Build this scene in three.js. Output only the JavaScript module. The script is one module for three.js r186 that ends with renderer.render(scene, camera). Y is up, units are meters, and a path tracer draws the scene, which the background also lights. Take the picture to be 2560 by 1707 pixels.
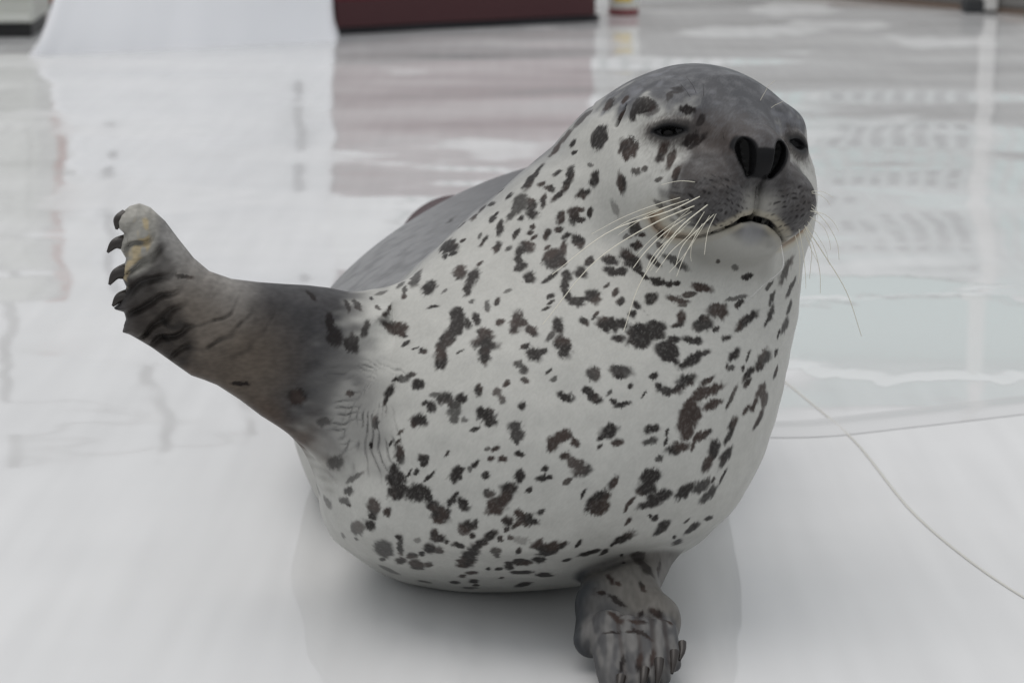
import * as THREE from 'three';
import { createNoise3D } from 'simplex-noise';
import { RoundedBoxGeometry } from 'three/addons/geometries/RoundedBoxGeometry.js';
import { mergeGeometries } from 'three/addons/utils/BufferGeometryUtils.js';

// ---------------------------------------------------------------- camera, sky, sun, exposure
const scene = new THREE.Scene();
const camera = new THREE.PerspectiveCamera(15.445, 1024 / 682, 0.05, 400);
camera.position.set(0, 0.78, 2.4);
camera.rotation.set(THREE.MathUtils.degToRad(-12.4), 0, 0);
camera.focus = 2.33;
camera.userData.fStop = 9;
scene.add(camera);

function rng(seed) { let s = seed >>> 0; return () => { s = (s + 0x6d2b79f5) | 0; let t = Math.imul(s ^ (s >>> 15), 1 | s); t = (t + Math.imul(t ^ (t >>> 7), 61 | t)) ^ t; return ((t ^ (t >>> 14)) >>> 0) / 4294967296; }; }
const noise3 = createNoise3D(rng(11));
const lerp = (a, b, t) => a + (b - a) * t;
const clamp = (x, a, b) => (x < a ? a : x > b ? b : x);
const sstep = (a, b, x) => { const t = clamp((x - a) / (b - a), 0, 1); return t * t * (3 - 2 * t); };

// an even overcast sky, brighter towards the zenith, with faint broad cloud tone
{
  const W = 512, H = 256, data = new Float32Array(W * H * 4);
  for (let j = 0; j < H; j++) {
    const el = ((j + 0.5) / H - 0.5) * Math.PI, s = Math.sin(el), c = Math.cos(el);
    for (let i = 0; i < W; i++) {
      const az = ((i + 0.5) / W - 0.5) * 2 * Math.PI;
      const n = noise3(Math.cos(az) * c * 2.2, s * 4, Math.sin(az) * c * 2.2) * 0.06 + noise3(Math.cos(az) * c * 5, s * 9, Math.sin(az) * c * 5) * 0.03;
      const up = Math.max(s, 0);
      const L = (s < 0 ? 0.34 : 0.83 * (0.63 + 0.78 * up)) * (1 + n);
      const k = (j * W + i) * 4;
      data[k] = L * 0.978; data[k + 1] = L; data[k + 2] = L * 1.032; data[k + 3] = 1;
    }
  }
  const sky = new THREE.DataTexture(data, W, H, THREE.RGBAFormat, THREE.FloatType);
  sky.mapping = THREE.EquirectangularReflectionMapping; sky.magFilter = THREE.LinearFilter; sky.needsUpdate = true;
  scene.background = sky; scene.environment = sky;
}
const sun = new THREE.DirectionalLight(0xfff8f2, 1.2);
sun.position.set(-1.5, 6, -0.6);
sun.castShadow = true; sun.shadow.radius = 90; sun.shadow.mapSize.set(2048, 2048);
Object.assign(sun.shadow.camera, { left: -4, right: 4, top: 5, bottom: -5, near: 0.5, far: 25 });
scene.add(sun);

const renderer = new THREE.WebGLRenderer({ antialias: true });
renderer.toneMapping = THREE.LinearToneMapping;
renderer.toneMappingExposure = 0.78;
renderer.shadowMap.enabled = true; renderer.shadowMap.type = THREE.PCFSoftShadowMap;

// ---------------------------------------------------------------- small builders
const mat = (rgb, roughness = 0.6, more = {}) => { const m = new THREE.MeshPhysicalMaterial({ roughness, ...more }); m.color.setRGB(...rgb); return m; };
function tag(o, label, category, group, kind) { const u = o.userData; if (label) u.label = label; if (category) u.category = category; if (group) u.group = group; if (kind) u.kind = kind; return o; }
function thing(name, p, turn = 0) { const o = new THREE.Group(); o.name = name; o.position.set(...p); o.rotation.y = turn; scene.add(o); return o; }
function part(name, geo, material, parent) { const m = new THREE.Mesh(geo, material); m.name = name; m.castShadow = m.receiveShadow = true; parent.add(m); return m; }
const box = (w, h, d, x, y, z, r = 0.008) => new RoundedBoxGeometry(w, h, d, 3, Math.min(r, w / 2.2, h / 2.2, d / 2.2)).translate(x, y, z);

// ---------------------------------------------------------------- the floor: a wet white deck
function tileNoise(N, build) {                                   // a square float texture that repeats
  const data = new Float32Array(N * N * 4), T = 2 * Math.PI;
  for (let j = 0; j < N; j++) for (let i = 0; i < N; i++) {
    const c = build(i / N, j / N), k = (j * N + i) * 4;
    data[k] = c[0]; data[k + 1] = c[1]; data[k + 2] = c[2]; data[k + 3] = 1;
  }
  const t = new THREE.DataTexture(data, N, N, THREE.RGBAFormat, THREE.FloatType);
  t.wrapS = t.wrapT = THREE.RepeatWrapping; t.magFilter = THREE.LinearFilter; t.needsUpdate = true;
  return t;
}
// value on a torus: repeats in u and v with period 1, fu and fv features per side
function torus(u, v, fu, fv, o) {
  const wrap = (x) => x - Math.floor(x);
  const a = wrap(u), b = wrap(v), s = sstep(0.75, 1, a), t = sstep(0.75, 1, b);
  const g = (x, y) => noise3(x * fu + o, y * fv - o * 1.7, o * 3.1);
  return lerp(lerp(g(a, b), g(a - 1, b), s), lerp(g(a, b - 1), g(a - 1, b - 1), s), t);
}
const FLOOR_TILE = 6;
const wet = (u, v) => {                                           // 0 dry film .. 1 standing water
  const n = torus(u, v, 7, 7, 3.3) + 0.5 * torus(u, v, 17, 15, 8.1) + 0.25 * torus(u, v, 40, 40, 5.7);
  return sstep(-0.8, -0.35, n);
};
const floorHeight = tileNoise(1024, (u, v) => {
  const w = wet(u, v);
  const big = 0.75 * torus(u, v, 5, 9, 1.2) + 0.16 * torus(u, v, 12, 20, 2.9);
  const mid = 0.02 * torus(u, v, 50, 60, 4.4);
  const h = 0.5 + 0.45 * (big + mid) + 0.012 * w;
  return [h, h, h];
});
const floorTone = tileNoise(1024, (u, v) => {
  const w = wet(u, v);
  const brush = 0.5 + 0.5 * torus(u, v, 90, 6, 6.6);
  const rough = lerp(0.22, 0.045, w) + 0.03 * brush * (1 - w);
  return [rough, rough, rough];
});
const floorColor = tileNoise(1024, (u, v) => {
  const n = 0.02 * torus(u, v, 5, 5, 9.1) + 0.032 * torus(u, v, 130, 9, 2.2) + 0.018 * torus(u, v, 30, 30, 7.7) + 0.012 * torus(u, v, 260, 20, 5.2);
  const L = 1 + n;
  return [L * 0.995, L * 0.998, L];
});
{
  const g = new THREE.PlaneGeometry(240, 240).rotateX(-Math.PI / 2), p = g.attributes.position, uv = g.attributes.uv;
  for (let i = 0; i < p.count; i++) uv.setXY(i, p.getX(i) / FLOOR_TILE + 0.31, -p.getZ(i) / FLOOR_TILE + 0.17);
  const m = mat([0.68, 0.683, 0.683], 1, { roughnessMap: floorTone, bumpMap: floorHeight, bumpScale: 0.015, map: floorColor, ior: 1.32 });
  const floor = part('floor', g, m, scene);
  tag(floor, 'wet white deck floor with puddles', null, null, 'structure');
}

// seams and lap joints of the deck
function strip(points, width, height) {                          // a low rounded strip along points on the floor
  const P = new THREE.CatmullRomCurve3(points.map(([x, , z]) => new THREE.Vector3(x, 0, z))).getPoints(60), pos = [], idx = [], K = 8, ends = (i) => Math.sqrt(Math.min(1, (i + 0.2) / 6, (P.length - 0.8 - i) / 6));
  for (let i = 0; i < P.length; i++) {
    const a = P[Math.max(0, i - 1)], b = P[Math.min(P.length - 1, i + 1)], nx = -(b.z - a.z), nz = b.x - a.x, L = Math.hypot(nx, nz), w = width;
    for (let k = 0; k <= K; k++) { const q = k / K * 2 - 1; pos.push(P[i].x + nx / L * w / 2 * q * ends(i), 0.0006 + height * Math.cos(q * Math.PI / 2) ** 2, P[i].z + nz / L * w / 2 * q * ends(i)); }
  }
  for (let i = 0; i + 1 < P.length; i++) for (let k = 0; k < K; k++) { const o = i * (K + 1) + k; idx.push(o, o + 1, o + K + 1, o + 1, o + K + 2, o + K + 1); }
  const g = new THREE.BufferGeometry(); g.setAttribute('position', new THREE.Float32BufferAttribute(pos, 3)); g.setIndex(idx); g.computeVertexNormals();
  return g;
}
const deck = scene.getObjectByName('floor');
part('seam', strip([[0.3451, 0, -1.0181], [0.384, 0, -0.8004], [0.4184, 0, -0.5864], [0.4428, 0, -0.2643], [0.4738, 0, -0.0887], [0.5053, 0, 0.0286], [0.5405, 0, 0.1184]], 0.0035, 0.0007), mat([0.62, 0.61, 0.57], 0.3), deck);
part('lap_joint', strip([[0.2844, 0, -0.6401], [0.3658, 0, -0.6401], [0.4808, 0, -0.6843], [0.663, 0, -0.7647], [0.7943, 0, -0.8247]], 0.085, 0.0004), mat([0.64, 0.645, 0.645], 0.06), deck);
function film(center, rx, rz, seed, wild = 1) {                            // a still puddle: a millimetre of water with a ragged rim
  const N = 160, R = 10, pos = [center[0], 0.0016, center[2]], idx = [];
  for (let r = 1; r <= R; r++) for (let i = 0; i < N; i++) {
    const a = i / N * 2 * Math.PI, c = Math.cos(a), s = Math.sin(a), q = 1 + 0.28 * noise3(c * 1.3, s * 1.3, seed) + wild * 0.14 * noise3(c * 4, s * 4, seed + 3) + wild * 0.05 * noise3(c * 12, s * 12, seed + 5), k = r / R;
    pos.push(center[0] + c * rx * q * k, k > 0.85 ? 0.0016 * Math.sqrt(Math.max(0, 1 - ((k - 0.85) / 0.15) ** 2)) + 0.0002 : 0.0016, center[2] + s * rz * q * k);
  }
  for (let i = 0; i < N; i++) idx.push(0, 1 + (i + 1) % N, 1 + i);
  for (let r = 0; r + 1 < R; r++) for (let i = 0; i < N; i++) { const a = 1 + r * N + i, b = 1 + r * N + (i + 1) % N; idx.push(a, b, a + N, b, b + N, a + N); }
  const g = new THREE.BufferGeometry(); g.setAttribute('position', new THREE.Float32BufferAttribute(pos, 3)); g.setIndex(idx); g.computeVertexNormals();
  return g;
}
const still = mat([0.655, 0.675, 0.672], 0.015, { ior: 1.33 });
part('puddle', film([0.619, 0, -1.1895], 0.30, 0.30, 2.4), still, deck);
part('puddle', film([0.5461, 0, -1.5503], 0.22, 0.10, 5.2), still, deck);

// white cloth over a table
{
  const A = [-1.4451, 0, -5.1055], B = [-0.5622, 0, -5.5824], dx = B[0] - A[0], dz = B[2] - A[2], w = dx;
  const t = thing('draped_table', [A[0], 0, A[2]], 0);
  tag(t, 'table fully draped to the floor in a plain white cloth, beside the maroon bench', 'table');
  const H = 0.76, D = 0.62, pos = [], idx = [], N = 96, M = 16, per = 2 * (w + D), R = 0.03;
  const at = (u) => { let s = u * per; if (s < w) return [s, 0, 0, 1]; s -= w; if (s < D) return [w, -s, 1, 0]; s -= D; if (s < w) return [w - s, -D, 0, -1]; s -= w; return [0, -D + s, -1, 0]; };
  for (let j = 0; j <= M; j++) for (let i = 0; i < N; i++) {
    const v = j / M, u = i / N, [x, z] = at(u), y = H * v, fold = (1 - v) * (0.006 * noise3(u * 22, v * 0.8, 4.4) + 0.004 * noise3(u * 50, v, 1.4));
    const inL = 0.17 * Math.pow(v, 0.6), inR = 0.035 * Math.pow(v, 0.35), inF = 0.40 * v, sx = inL + (w - inL - inR) * (x / w), front = dz * x / w, sz = lerp(front - inF, -D - 0.1 + inF, -z / D);
    pos.push(sx + fold, y, sz + fold);
  }
  for (let j = 0; j < M; j++) for (let i = 0; i < N; i++) { const o = j * N + i, q = j * N + (i + 1) % N; idx.push(o, q, o + N, q, q + N, o + N); }
  const c = pos.length / 3; pos.push(w / 2, H + 0.002, -D / 2 - 0.1); for (let i = 0; i < N; i++) idx.push(M * N + i, M * N + (i + 1) % N, c);
  const g = new THREE.BufferGeometry(); g.setAttribute('position', new THREE.Float32BufferAttribute(pos, 3)); g.setIndex(idx); g.computeVertexNormals();
  part('tablecloth', g, mat([0.90, 0.91, 0.935], 0.85), t);
  for (const [x, z] of [[0.2, -0.24], [w - 0.12, -0.5], [0.2, -D], [w - 0.12, -D]]) part('leg', new THREE.CylinderGeometry(0.016, 0.016, H - 0.04, 12).translate(x, (H - 0.04) / 2 + 0.001, z), mat([0.3, 0.3, 0.32], 0.4), t);
}
// maroon bench
{
  const A = [-0.5751, 0, -5.7694], B = [0.2699, 0, -6.2522], dx = B[0] - A[0], dz = B[2] - A[2], w = Math.hypot(dx, dz), turn = Math.atan2(-dz, dx);
  const t = thing('covered_bench', [A[0], 0, A[2]], turn);
  tag(t, 'dark maroon covered bench standing between the white table and the small tub', 'bench');
  const D = 0.45, maroon = mat([0.066, 0.021, 0.024], 0.75, { sheen: 0.5, sheenRoughness: 0.5, sheenColor: new THREE.Color(0.25, 0.06, 0.08) });
  part('base', box(w + 0.03, 0.022, D + 0.02, w / 2 + 0.012, 0.012, -D / 2 + 0.004, 0.004), mat([0.012, 0.012, 0.016], 0.5), t);
  const g = new THREE.BoxGeometry(w, 0.40, D, 60, 12, 8).translate(w / 2, 0.224, -D / 2), p = g.attributes.position;
  for (let i = 0; i < p.count; i++) if (p.getZ(i) > -0.01) p.setZ(i, p.getZ(i) + 0.012 * (1 - p.getY(i) / 0.42) + 0.006 * Math.sin(p.getX(i) * 14 + 2 * noise3(p.getX(i) * 3, 0, 1)) * (1 - p.getY(i) / 0.5));
  g.computeVertexNormals();
  part('skirt', g, mat([0.15, 0.02, 0.032], 0.8), t);
  const shadeBox = new THREE.BoxGeometry(w + 0.004, 0.085, D + 0.004, 60, 3, 4).translate(w / 2, 0.067, -D / 2 + 0.021), kp = shadeBox.attributes.position;
  for (let i = 0; i < kp.count; i++) if (kp.getZ(i) > -0.01) kp.setZ(i, kp.getZ(i) + 0.004 * Math.sin(kp.getX(i) * 14));
  shadeBox.computeVertexNormals();
  part('shade_band', shadeBox, maroon, t);  // dark band standing in for the shading low on the skirt
  part('seat_cushion', box(w + 0.02, 0.09, D + 0.02, w / 2, 0.472, -D / 2, 0.03), mat([0.13, 0.022, 0.035], 0.7), t);
}
// small tub
{
  const P = [0.3927, 0, -6.5064], t = thing('small_tub', [P[0], 0, P[2]], 0.2);
  tag(t, 'small white tub with yellow patch and dark red foot band beside the maroon bench', 'tub');
  part('tub_body', new THREE.LatheGeometry([[0, 0.02], [0.052, 0.02], [0.057, 0.13], [0.059, 0.135], [0.059, 0.145], [0.055, 0.145], [0.053, 0.04], [0, 0.035]].map((q) => new THREE.Vector2(...q)), 48), mat([0.66, 0.67, 0.62], 0.4), t);
  part('foot_band', new THREE.LatheGeometry([[0, 0.001], [0.051, 0.001], [0.0535, 0.004], [0.0535, 0.022], [0.051, 0.025], [0, 0.025]].map((q) => new THREE.Vector2(...q)), 48), mat([0.22, 0.055, 0.06], 0.45), t);
  const g = new THREE.CylinderGeometry(0.0585, 0.0555, 0.07, 24, 6, true, -0.85, 1.15).translate(0, 0.085, 0), p = g.attributes.position;
  part('yellow_patch', g, mat([0.72, 0.52, 0.06], 0.5, { side: THREE.DoubleSide }), t);
  part('handle', new THREE.TorusGeometry(0.058, 0.003, 8, 32, Math.PI).translate(0, 0.135, 0), mat([0.5, 0.5, 0.5], 0.35, { metalness: 0.8 }), t);
}
// cream cabinet at the left edge
{
  const A = [-1.5287, 0, -5.6676], t = thing('cream_cabinet', [A[0], 0, A[2]], 0.06);
  tag(t, 'cream cabinet on a black plinth at the left edge beside the draped table', 'cabinet');
  part('plinth', box(0.98, 0.045, 0.4, -0.5, 0.0235, -0.22, 0.004), mat([0.014, 0.014, 0.014], 0.5), t);
  part('carcass', box(1.02, 0.72, 0.44, -0.51, 0.407, -0.22, 0.01), mat([0.60, 0.61, 0.56], 0.45), t);
  for (const [y, h] of [[0.065, 0.024], [0.135, 0.014]]) part('rail', box(1.0, h, 0.012, -0.51, y, 0.006, 0.004), mat([0.68, 0.69, 0.64], 0.4), t);
  for (const x of [-0.78, -0.27]) { const d = part('door_panel', box(0.47, 0.56, 0.014, x, 0.46, 0.0075, 0.005), mat([0.63, 0.64, 0.59], 0.4), t); part('knob', new THREE.SphereGeometry(0.012, 16, 12).translate(x + 0.18, 0.46, 0.024), mat([0.35, 0.35, 0.33], 0.3), d); }
  part('worktop', box(1.06, 0.03, 0.48, -0.51, 0.784, -0.215, 0.006), mat([0.5, 0.5, 0.48], 0.4), t);
}
// orange-red post in the gap between cabinet and table
{
  const P = [-1.6772, 0, -6.7572], t = thing('orange_post', [P[0], 0, P[2]], 0.1);
  tag(t, 'slim orange-red post in the gap between the cream cabinet and the white table', 'post');
  part('shaft', box(0.075, 1.02, 0.06, 0, 0.53, 0, 0.008), mat([0.36, 0.085, 0.035], 0.5), t);
  part('foot_plate', box(0.13, 0.02, 0.12, 0, 0.011, 0, 0.005), mat([0.1, 0.1, 0.1], 0.5), t);
}
// metal rack behind the table: its posts and bar show mirrored in the wet floor
{
  const P = [-1.2602, 0, -6.403], t = thing('metal_rack', [P[0], 0, P[2]], 0.05), m = mat([0.16, 0.15, 0.14], 0.4, { metalness: 0.5 });
  tag(t, 'tall dark grey metal rack standing behind the white draped table', 'rack');
  for (const x of [-0.52, 0, 0.3]) { part('upright', new THREE.CylinderGeometry(0.022, 0.022, x === 0 ? 1.56 : 1.5, 16).translate(x, x === 0 ? 0.78 : 0.75, 0), m, t); part('foot', box(0.06, 0.02, 0.4, x, 0.012, 0, 0.005), m, t); }
  part('crossbar', new THREE.CylinderGeometry(0.014, 0.014, 0.86, 12).rotateZ(Math.PI / 2).translate(-0.1, 1.46, 0), m, t);
  part('crossbar', new THREE.CylinderGeometry(0.012, 0.012, 0.86, 12).rotateZ(Math.PI / 2).translate(-0.1, 0.5, 0), m, t);
}
// white post with its dark foot
{
  const P = [1.6942, 0, -6.5767], t = thing('white_post', [P[0], 0, P[2]], 0);
  tag(t, 'slim white post with a dark foot at the top right, before the low grey wall', 'post');
  part('shaft', box(0.052, 1.55, 0.052, 0, 0.785, 0, 0.006), mat([0.66, 0.65, 0.63], 0.45), t);
  part('foot', box(0.07, 0.05, 0.10, -0.055, 0.026, -0.02, 0.008), mat([0.03, 0.032, 0.034], 0.6), t);
  part('cap', new THREE.SphereGeometry(0.034, 16, 12).translate(0, 1.575, 0), mat([0.6, 0.6, 0.58], 0.4), t);
}
// low grey wall along the right
{
  const A = [1.1956, 0, -7.2009], B = [1.7902, 0, -6.4372], dx = B[0] - A[0], dz = B[2] - A[2], L = Math.hypot(dx, dz), t = thing('low_wall', [A[0] - dx * 1.2, 0, A[2] - dz * 1.2], Math.atan2(-dz, dx));
  tag(t, 'low grey wall with a brown foot strip running off at the top right corner', 'wall');
  part('wall_face', box(L * 4, 0.34, 0.16, L * 2, 0.19, -0.11, 0.012), mat([0.20, 0.195, 0.185], 0.7), t);
  part('foot_strip', box(L * 4, 0.016, 0.14, L * 2, 0.0095, -0.095, 0.004), mat([0.22, 0.165, 0.13], 0.7), t);
  part('coping', box(L * 4, 0.035, 0.22, L * 2, 0.378, -0.11, 0.01), mat([0.42, 0.42, 0.41], 0.6), t);
}
// railing of upright slats beyond the deck
{
  const t = thing('slat_railing', [-0.6, 0, -9.8], -0.06), pale = mat([0.42, 0.47, 0.46], 0.5), pier = mat([0.5, 0.5, 0.49], 0.6);
  tag(t, 'pale green railing of upright slats on a low plinth wall beyond the deck', 'railing');
  part('plinth_wall', box(6.2, 0.56, 0.2, 3.1, 0.281, 0, 0.01), mat([0.46, 0.46, 0.45], 0.7), t);
  part('bottom_rail', box(6.2, 0.05, 0.06, 3.1, 0.62, 0, 0.006), pier, t);
  part('top_rail', box(6.2, 0.08, 0.09, 3.1, 1.50, 0, 0.008), mat([0.33, 0.34, 0.34], 0.5), t);
  const slat = new RoundedBoxGeometry(0.038, 0.82, 0.03, 2, 0.006);
  for (let i = 0; i < 62; i++) { const s = part('slat', slat, pale, t); s.position.set(0.07 + i * 0.098, 1.053, 0); }
}
// pale aqua building beyond the railing
{
  const t = thing('aqua_building', [4.6, 0, -15], -0.12);
  tag(t, 'pale aqua single-storey building beyond the slatted railing on the right', 'building');
  part('wall', box(6, 2.9, 3, 0, 1.45, 0, 0.02), mat([0.47, 0.64, 0.62], 0.7), t);
  const r = part('roof', box(6.4, 0.22, 3.4, 0, 3.012, 0, 0.03), mat([0.5, 0.51, 0.52], 0.6), t);
  for (const x of [-1.9, 0, 1.9]) { const w = part('window', box(1.2, 0.9, 0.06, x, 1.75, 1.51, 0.01), mat([0.62, 0.63, 0.62], 0.5), t); part('pane', box(1.06, 0.76, 0.02, x, 1.75, 1.535, 0.004), mat([0.05, 0.06, 0.065], 0.1), w); }
}


// ---------------------------------------------------------------- the seal: one implicit surface, meshed and refined
const hyp = Math.hypot;
const smin = (a, b, k) => { const h = Math.max(k - Math.abs(a - b), 0) / k; return Math.min(a, b) - h * h * k * 0.25; };
const smax = (a, b, k) => -smin(-a, -b, k);
function ell(x, y, z, rx, ry, rz) { const a = x / rx, b = y / ry, c = z / rz, k0 = hyp(a, b, c), k1 = hyp(a / rx, b / ry, c / rz); return k1 < 1e-9 ? -Math.min(rx, ry, rz) : k0 * (k0 - 1) / k1; }
function cone(x, y, z, a, b, ra, rb) {                           // capsule whose radius runs from ra at a to rb at b
  const bx = b[0] - a[0], by = b[1] - a[1], bz = b[2] - a[2], px = x - a[0], py = y - a[1], pz = z - a[2];
  const t = clamp((px * bx + py * by + pz * bz) / (bx * bx + by * by + bz * bz), 0, 1);
  return hyp(px - bx * t, py - by * t, pz - bz * t) - lerp(ra, rb, t);
}
function line2(x, y, pts) {                                       // distance to an open line of [x, y] points
  let d = 1e9;
  for (let i = 0; i + 1 < pts.length; i++) {
    const ax = pts[i][0], ay = pts[i][1], bx = pts[i + 1][0] - ax, by = pts[i + 1][1] - ay, px = x - ax, py = y - ay;
    const t = clamp((px * bx + py * by) / (bx * bx + by * by), 0, 1);
    d = Math.min(d, hyp(px - bx * t, py - by * t));
  }
  return d;
}
function line3(x, y, z, pts) {
  let d = 1e9;
  for (let i = 0; i + 1 < pts.length; i++) d = Math.min(d, cone(x, y, z, pts[i], pts[i + 1], 0, 0));
  return d;
}
const groove = (d, dist, r, depth) => smax(d, Math.min(r - dist, d + depth), 0.004);

// chest and neck: level ellipses stacked up; each row is height, left, right, middle, front, back
const ROWS = [
  [0.4786, 0.0839, 0.24, -0.03, 0, -0.09],
  [0.4722, 0.0713, 0.2549, -0.03, 0.03, -0.13],
  [0.4361, 0.0356, 0.2769, -0.03, 0.05, -0.16],
  [0.4205, 0.0165, 0.2825, -0.02, 0.06, -0.18],
  [0.3858, -0.0236, 0.2865, -0.01, 0.075, -0.2],
  [0.3662, -0.0488, 0.2862, 0, 0.085, -0.22],
  [0.3423, -0.0739, 0.2823, 0.01, 0.11, -0.24],
  [0.3176, -0.1013, 0.2782, 0.015, 0.14, -0.26],
  [0.2886, -0.1286, 0.2741, 0.02, 0.17, -0.27],
  [0.2585, -0.1522, 0.2694, 0.02, 0.195, -0.28],
  [0.2282, -0.1632, 0.2637, 0.02, 0.212, -0.28],
  [0.2021, -0.1699, 0.258, 0.02, 0.22, -0.28],
  [0.1715, -0.1767, 0.2502, 0.02, 0.222, -0.28],
  [0.1452, -0.1835, 0.2423, 0.02, 0.218, -0.28],
  [0.1218, -0.1885, 0.2325, 0.015, 0.21, -0.28],
  [0.1004, -0.1892, 0.2206, 0.01, 0.197, -0.28],
  [0.0796, -0.186, 0.2046, 0, 0.168, -0.28],
  [0.0625, -0.1821, 0.1943, -0.02, 0.145, -0.28],
  [0.0382, -0.1654, 0.1711, -0.04, 0.1, -0.26],
  [0.0161, -0.1445, 0.1347, -0.055, 0.055, -0.24],
  [-0.0003, -0.1205, 0.0685, -0.06, 0.02, -0.22],
  [-0.0151, -0.0965, 0.0286, -0.07, -0.015, -0.2],
  [-0.0315, -0.0523, -0.0027, -0.09, -0.055, -0.17],
].sort((a, b) => a[0] - b[0]);
const TAB = (() => {                                              // monotone cubic through the rows, 1 mm steps
  const n = ROWS.length, h0 = ROWS[0][0], h1 = ROWS[n - 1][0], N = Math.ceil((h1 - h0) / 0.001) + 1, cols = [];
  for (let c = 1; c < 6; c++) {
    const xs = ROWS.map((r) => r[0]), ys = ROWS.map((r) => r[c]), s = [], m = [];
    for (let i = 0; i + 1 < n; i++) s.push((ys[i + 1] - ys[i]) / (xs[i + 1] - xs[i]));
    for (let i = 0; i < n; i++) m.push(i === 0 ? s[0] : i === n - 1 ? s[n - 2] : s[i - 1] * s[i] <= 0 ? 0 : (2 * s[i - 1] * s[i]) / (s[i - 1] + s[i]));
    const out = new Float64Array(N);
    for (let k = 0, i = 0; k < N; k++) {
      const x = Math.min(h0 + k * 0.001, h1);
      while (i < n - 2 && x > xs[i + 1]) i++;
      const w = xs[i + 1] - xs[i], t = (x - xs[i]) / w, t2 = t * t, t3 = t2 * t;
      out[k] = (2 * t3 - 3 * t2 + 1) * ys[i] + (t3 - 2 * t2 + t) * w * m[i] + (3 * t2 - 2 * t3) * ys[i + 1] + (t3 - t2) * w * m[i + 1];
    }
    cols.push(out);
  }
  return { h0, h1, N, cols };
})();
function chest(x, y, z) {
  const yy = clamp(y, TAB.h0, TAB.h1), q = (yy - TAB.h0) / 0.001, i = Math.min(Math.floor(q), TAB.N - 2), t = q - i, at = (c) => lerp(TAB.cols[c][i], TAB.cols[c][i + 1], t);
  const l = at(0), r = at(1), cz = at(2), f = at(3), b = at(4);
  const a = (r - l) / 2, nx = (x - (l + r) / 2) / a, bz = z > cz ? f - cz : cz - b, nz = (z - cz) / bz;
  const ax = Math.abs(nx), az = Math.abs(nz), e = 2.15, k = Math.pow(Math.pow(ax, e) + Math.pow(az, e), 1 / e);
  const g = hyp(nx / a, nz / bz) / Math.max(k, 0.05);
  const d = ((k - 1) / Math.max(g, 1 / Math.max(a, bz))) * 0.85, o = y - yy;
  return o !== 0 ? hyp(Math.max(d, 0), o) + Math.min(d, 0) * 0.2 : d;
}

// head: its own axes (right, up, forward) about a centre
const HEAD = [0.1842, 0.4369, 0.02];
const AX = (() => {
  const yaw = THREE.MathUtils.degToRad(22), pitch = THREE.MathUtils.degToRad(8.5), roll = THREE.MathUtils.degToRad(8);
  const f = new THREE.Vector3(Math.sin(yaw) * Math.cos(pitch), Math.sin(pitch), Math.cos(yaw) * Math.cos(pitch));
  const r0 = new THREE.Vector3(Math.cos(yaw), 0, -Math.sin(yaw)), u0 = f.clone().cross(r0);
  const r = r0.clone().multiplyScalar(Math.cos(roll)).addScaledVector(u0, -Math.sin(roll)), u = f.clone().cross(r);
  return [r.toArray(), u.toArray(), f.toArray()];
})();
const toHead = (x, y, z) => { const p = [x - HEAD[0], y - HEAD[1], z - HEAD[2]]; return AX.map((v) => v[0] * p[0] + v[1] * p[1] + v[2] * p[2]); };
const fromHead = (a, b, c) => [0, 1, 2].map((i) => HEAD[i] + AX[0][i] * a + AX[1][i] * b + AX[2][i] * c);
const MOUTH = [[-0.0775, -0.062], [-0.069, -0.072], [-0.057, -0.0785], [-0.045, -0.0795], [-0.03, -0.0705], [-0.014, -0.0605], [0, -0.0575], [0.014, -0.0605], [0.03, -0.0705], [0.045, -0.0795], [0.057, -0.0785], [0.069, -0.072], [0.0775, -0.062]];
const EYE = [0.064, 0.0165, 0.047];                               // right of the head; the left one mirrors it
const BALL = [0.0575, 0.0165, 0.0345, 0.0205];
function skull(a, b, c) {                                         // before lids, lips and nostrils are cut
  const s = Math.abs(a);
  let d = ell(a, b - 0.003, c + 0.02, 0.104, 0.082, 0.090);
  d = smin(d, cone(a, b, c, [0, 0.022, 0.03], [0, 0.003, 0.098], 0.052, 0.027), 0.03);
  d = smin(d, ell(s - 0.048, b + 0.035, c - 0.012, 0.056, 0.052, 0.068), 0.03);
  d = smin(d, ell(s - 0.031, b + 0.040, c - 0.084, 0.041, 0.036, 0.041), 0.018);
  d = smin(d, ell(a, b + 0.077, c - 0.058, 0.046, 0.027, 0.048), 0.024);
  d = smin(d, ell(a, b + 0.002, c - 0.113, 0.029, 0.022, 0.021), 0.01);
  d = smin(d, hyp(s - BALL[0], b - BALL[1], c - BALL[2]) - 0.0235, 0.016);
  d = smin(d, cone(s, b, c, [0.046, 0.039, 0.045], [0.072, 0.036, 0.026], 0.012, 0.012), 0.022);
  return d;
}
// the opening between the lids, measured round the eyeball: flat below, arched above
function eyeSlot(s, b, c) {
  const px = s - BALL[0], pz = c - BALL[2], along = Math.atan2(px, pz) - 0.42, up = Math.atan2(b - BALL[1], hyp(px, pz)), t = along / 0.47;
  if (Math.abs(along) > 2) return 0.1;
  const k = Math.abs(t) < 1 ? 1 - t * t : 0, mid = 0.02 - 0.10 * along, hi = mid + 0.13 * k, lo = mid - 0.15 * k;
  return 0.023 * hyp(Math.max(Math.abs(along) - 0.47, 0), Math.max(up - hi, lo - up, 0));
}
function nostril(a, b) {
  const s = Math.abs(a + 0.0035);
  let d = 1;
  for (const [x, y, r] of [[0.0172, 0.0068, 0.0066], [0.0158, 0.0008, 0.0068], [0.0144, -0.0055, 0.0059], [0.0124, -0.0120, 0.0044], [0.0106, -0.0180, 0.0026]]) d = smin(d, hyp(s - x, b - y) - r, 0.004);
  return d;
}
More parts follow.
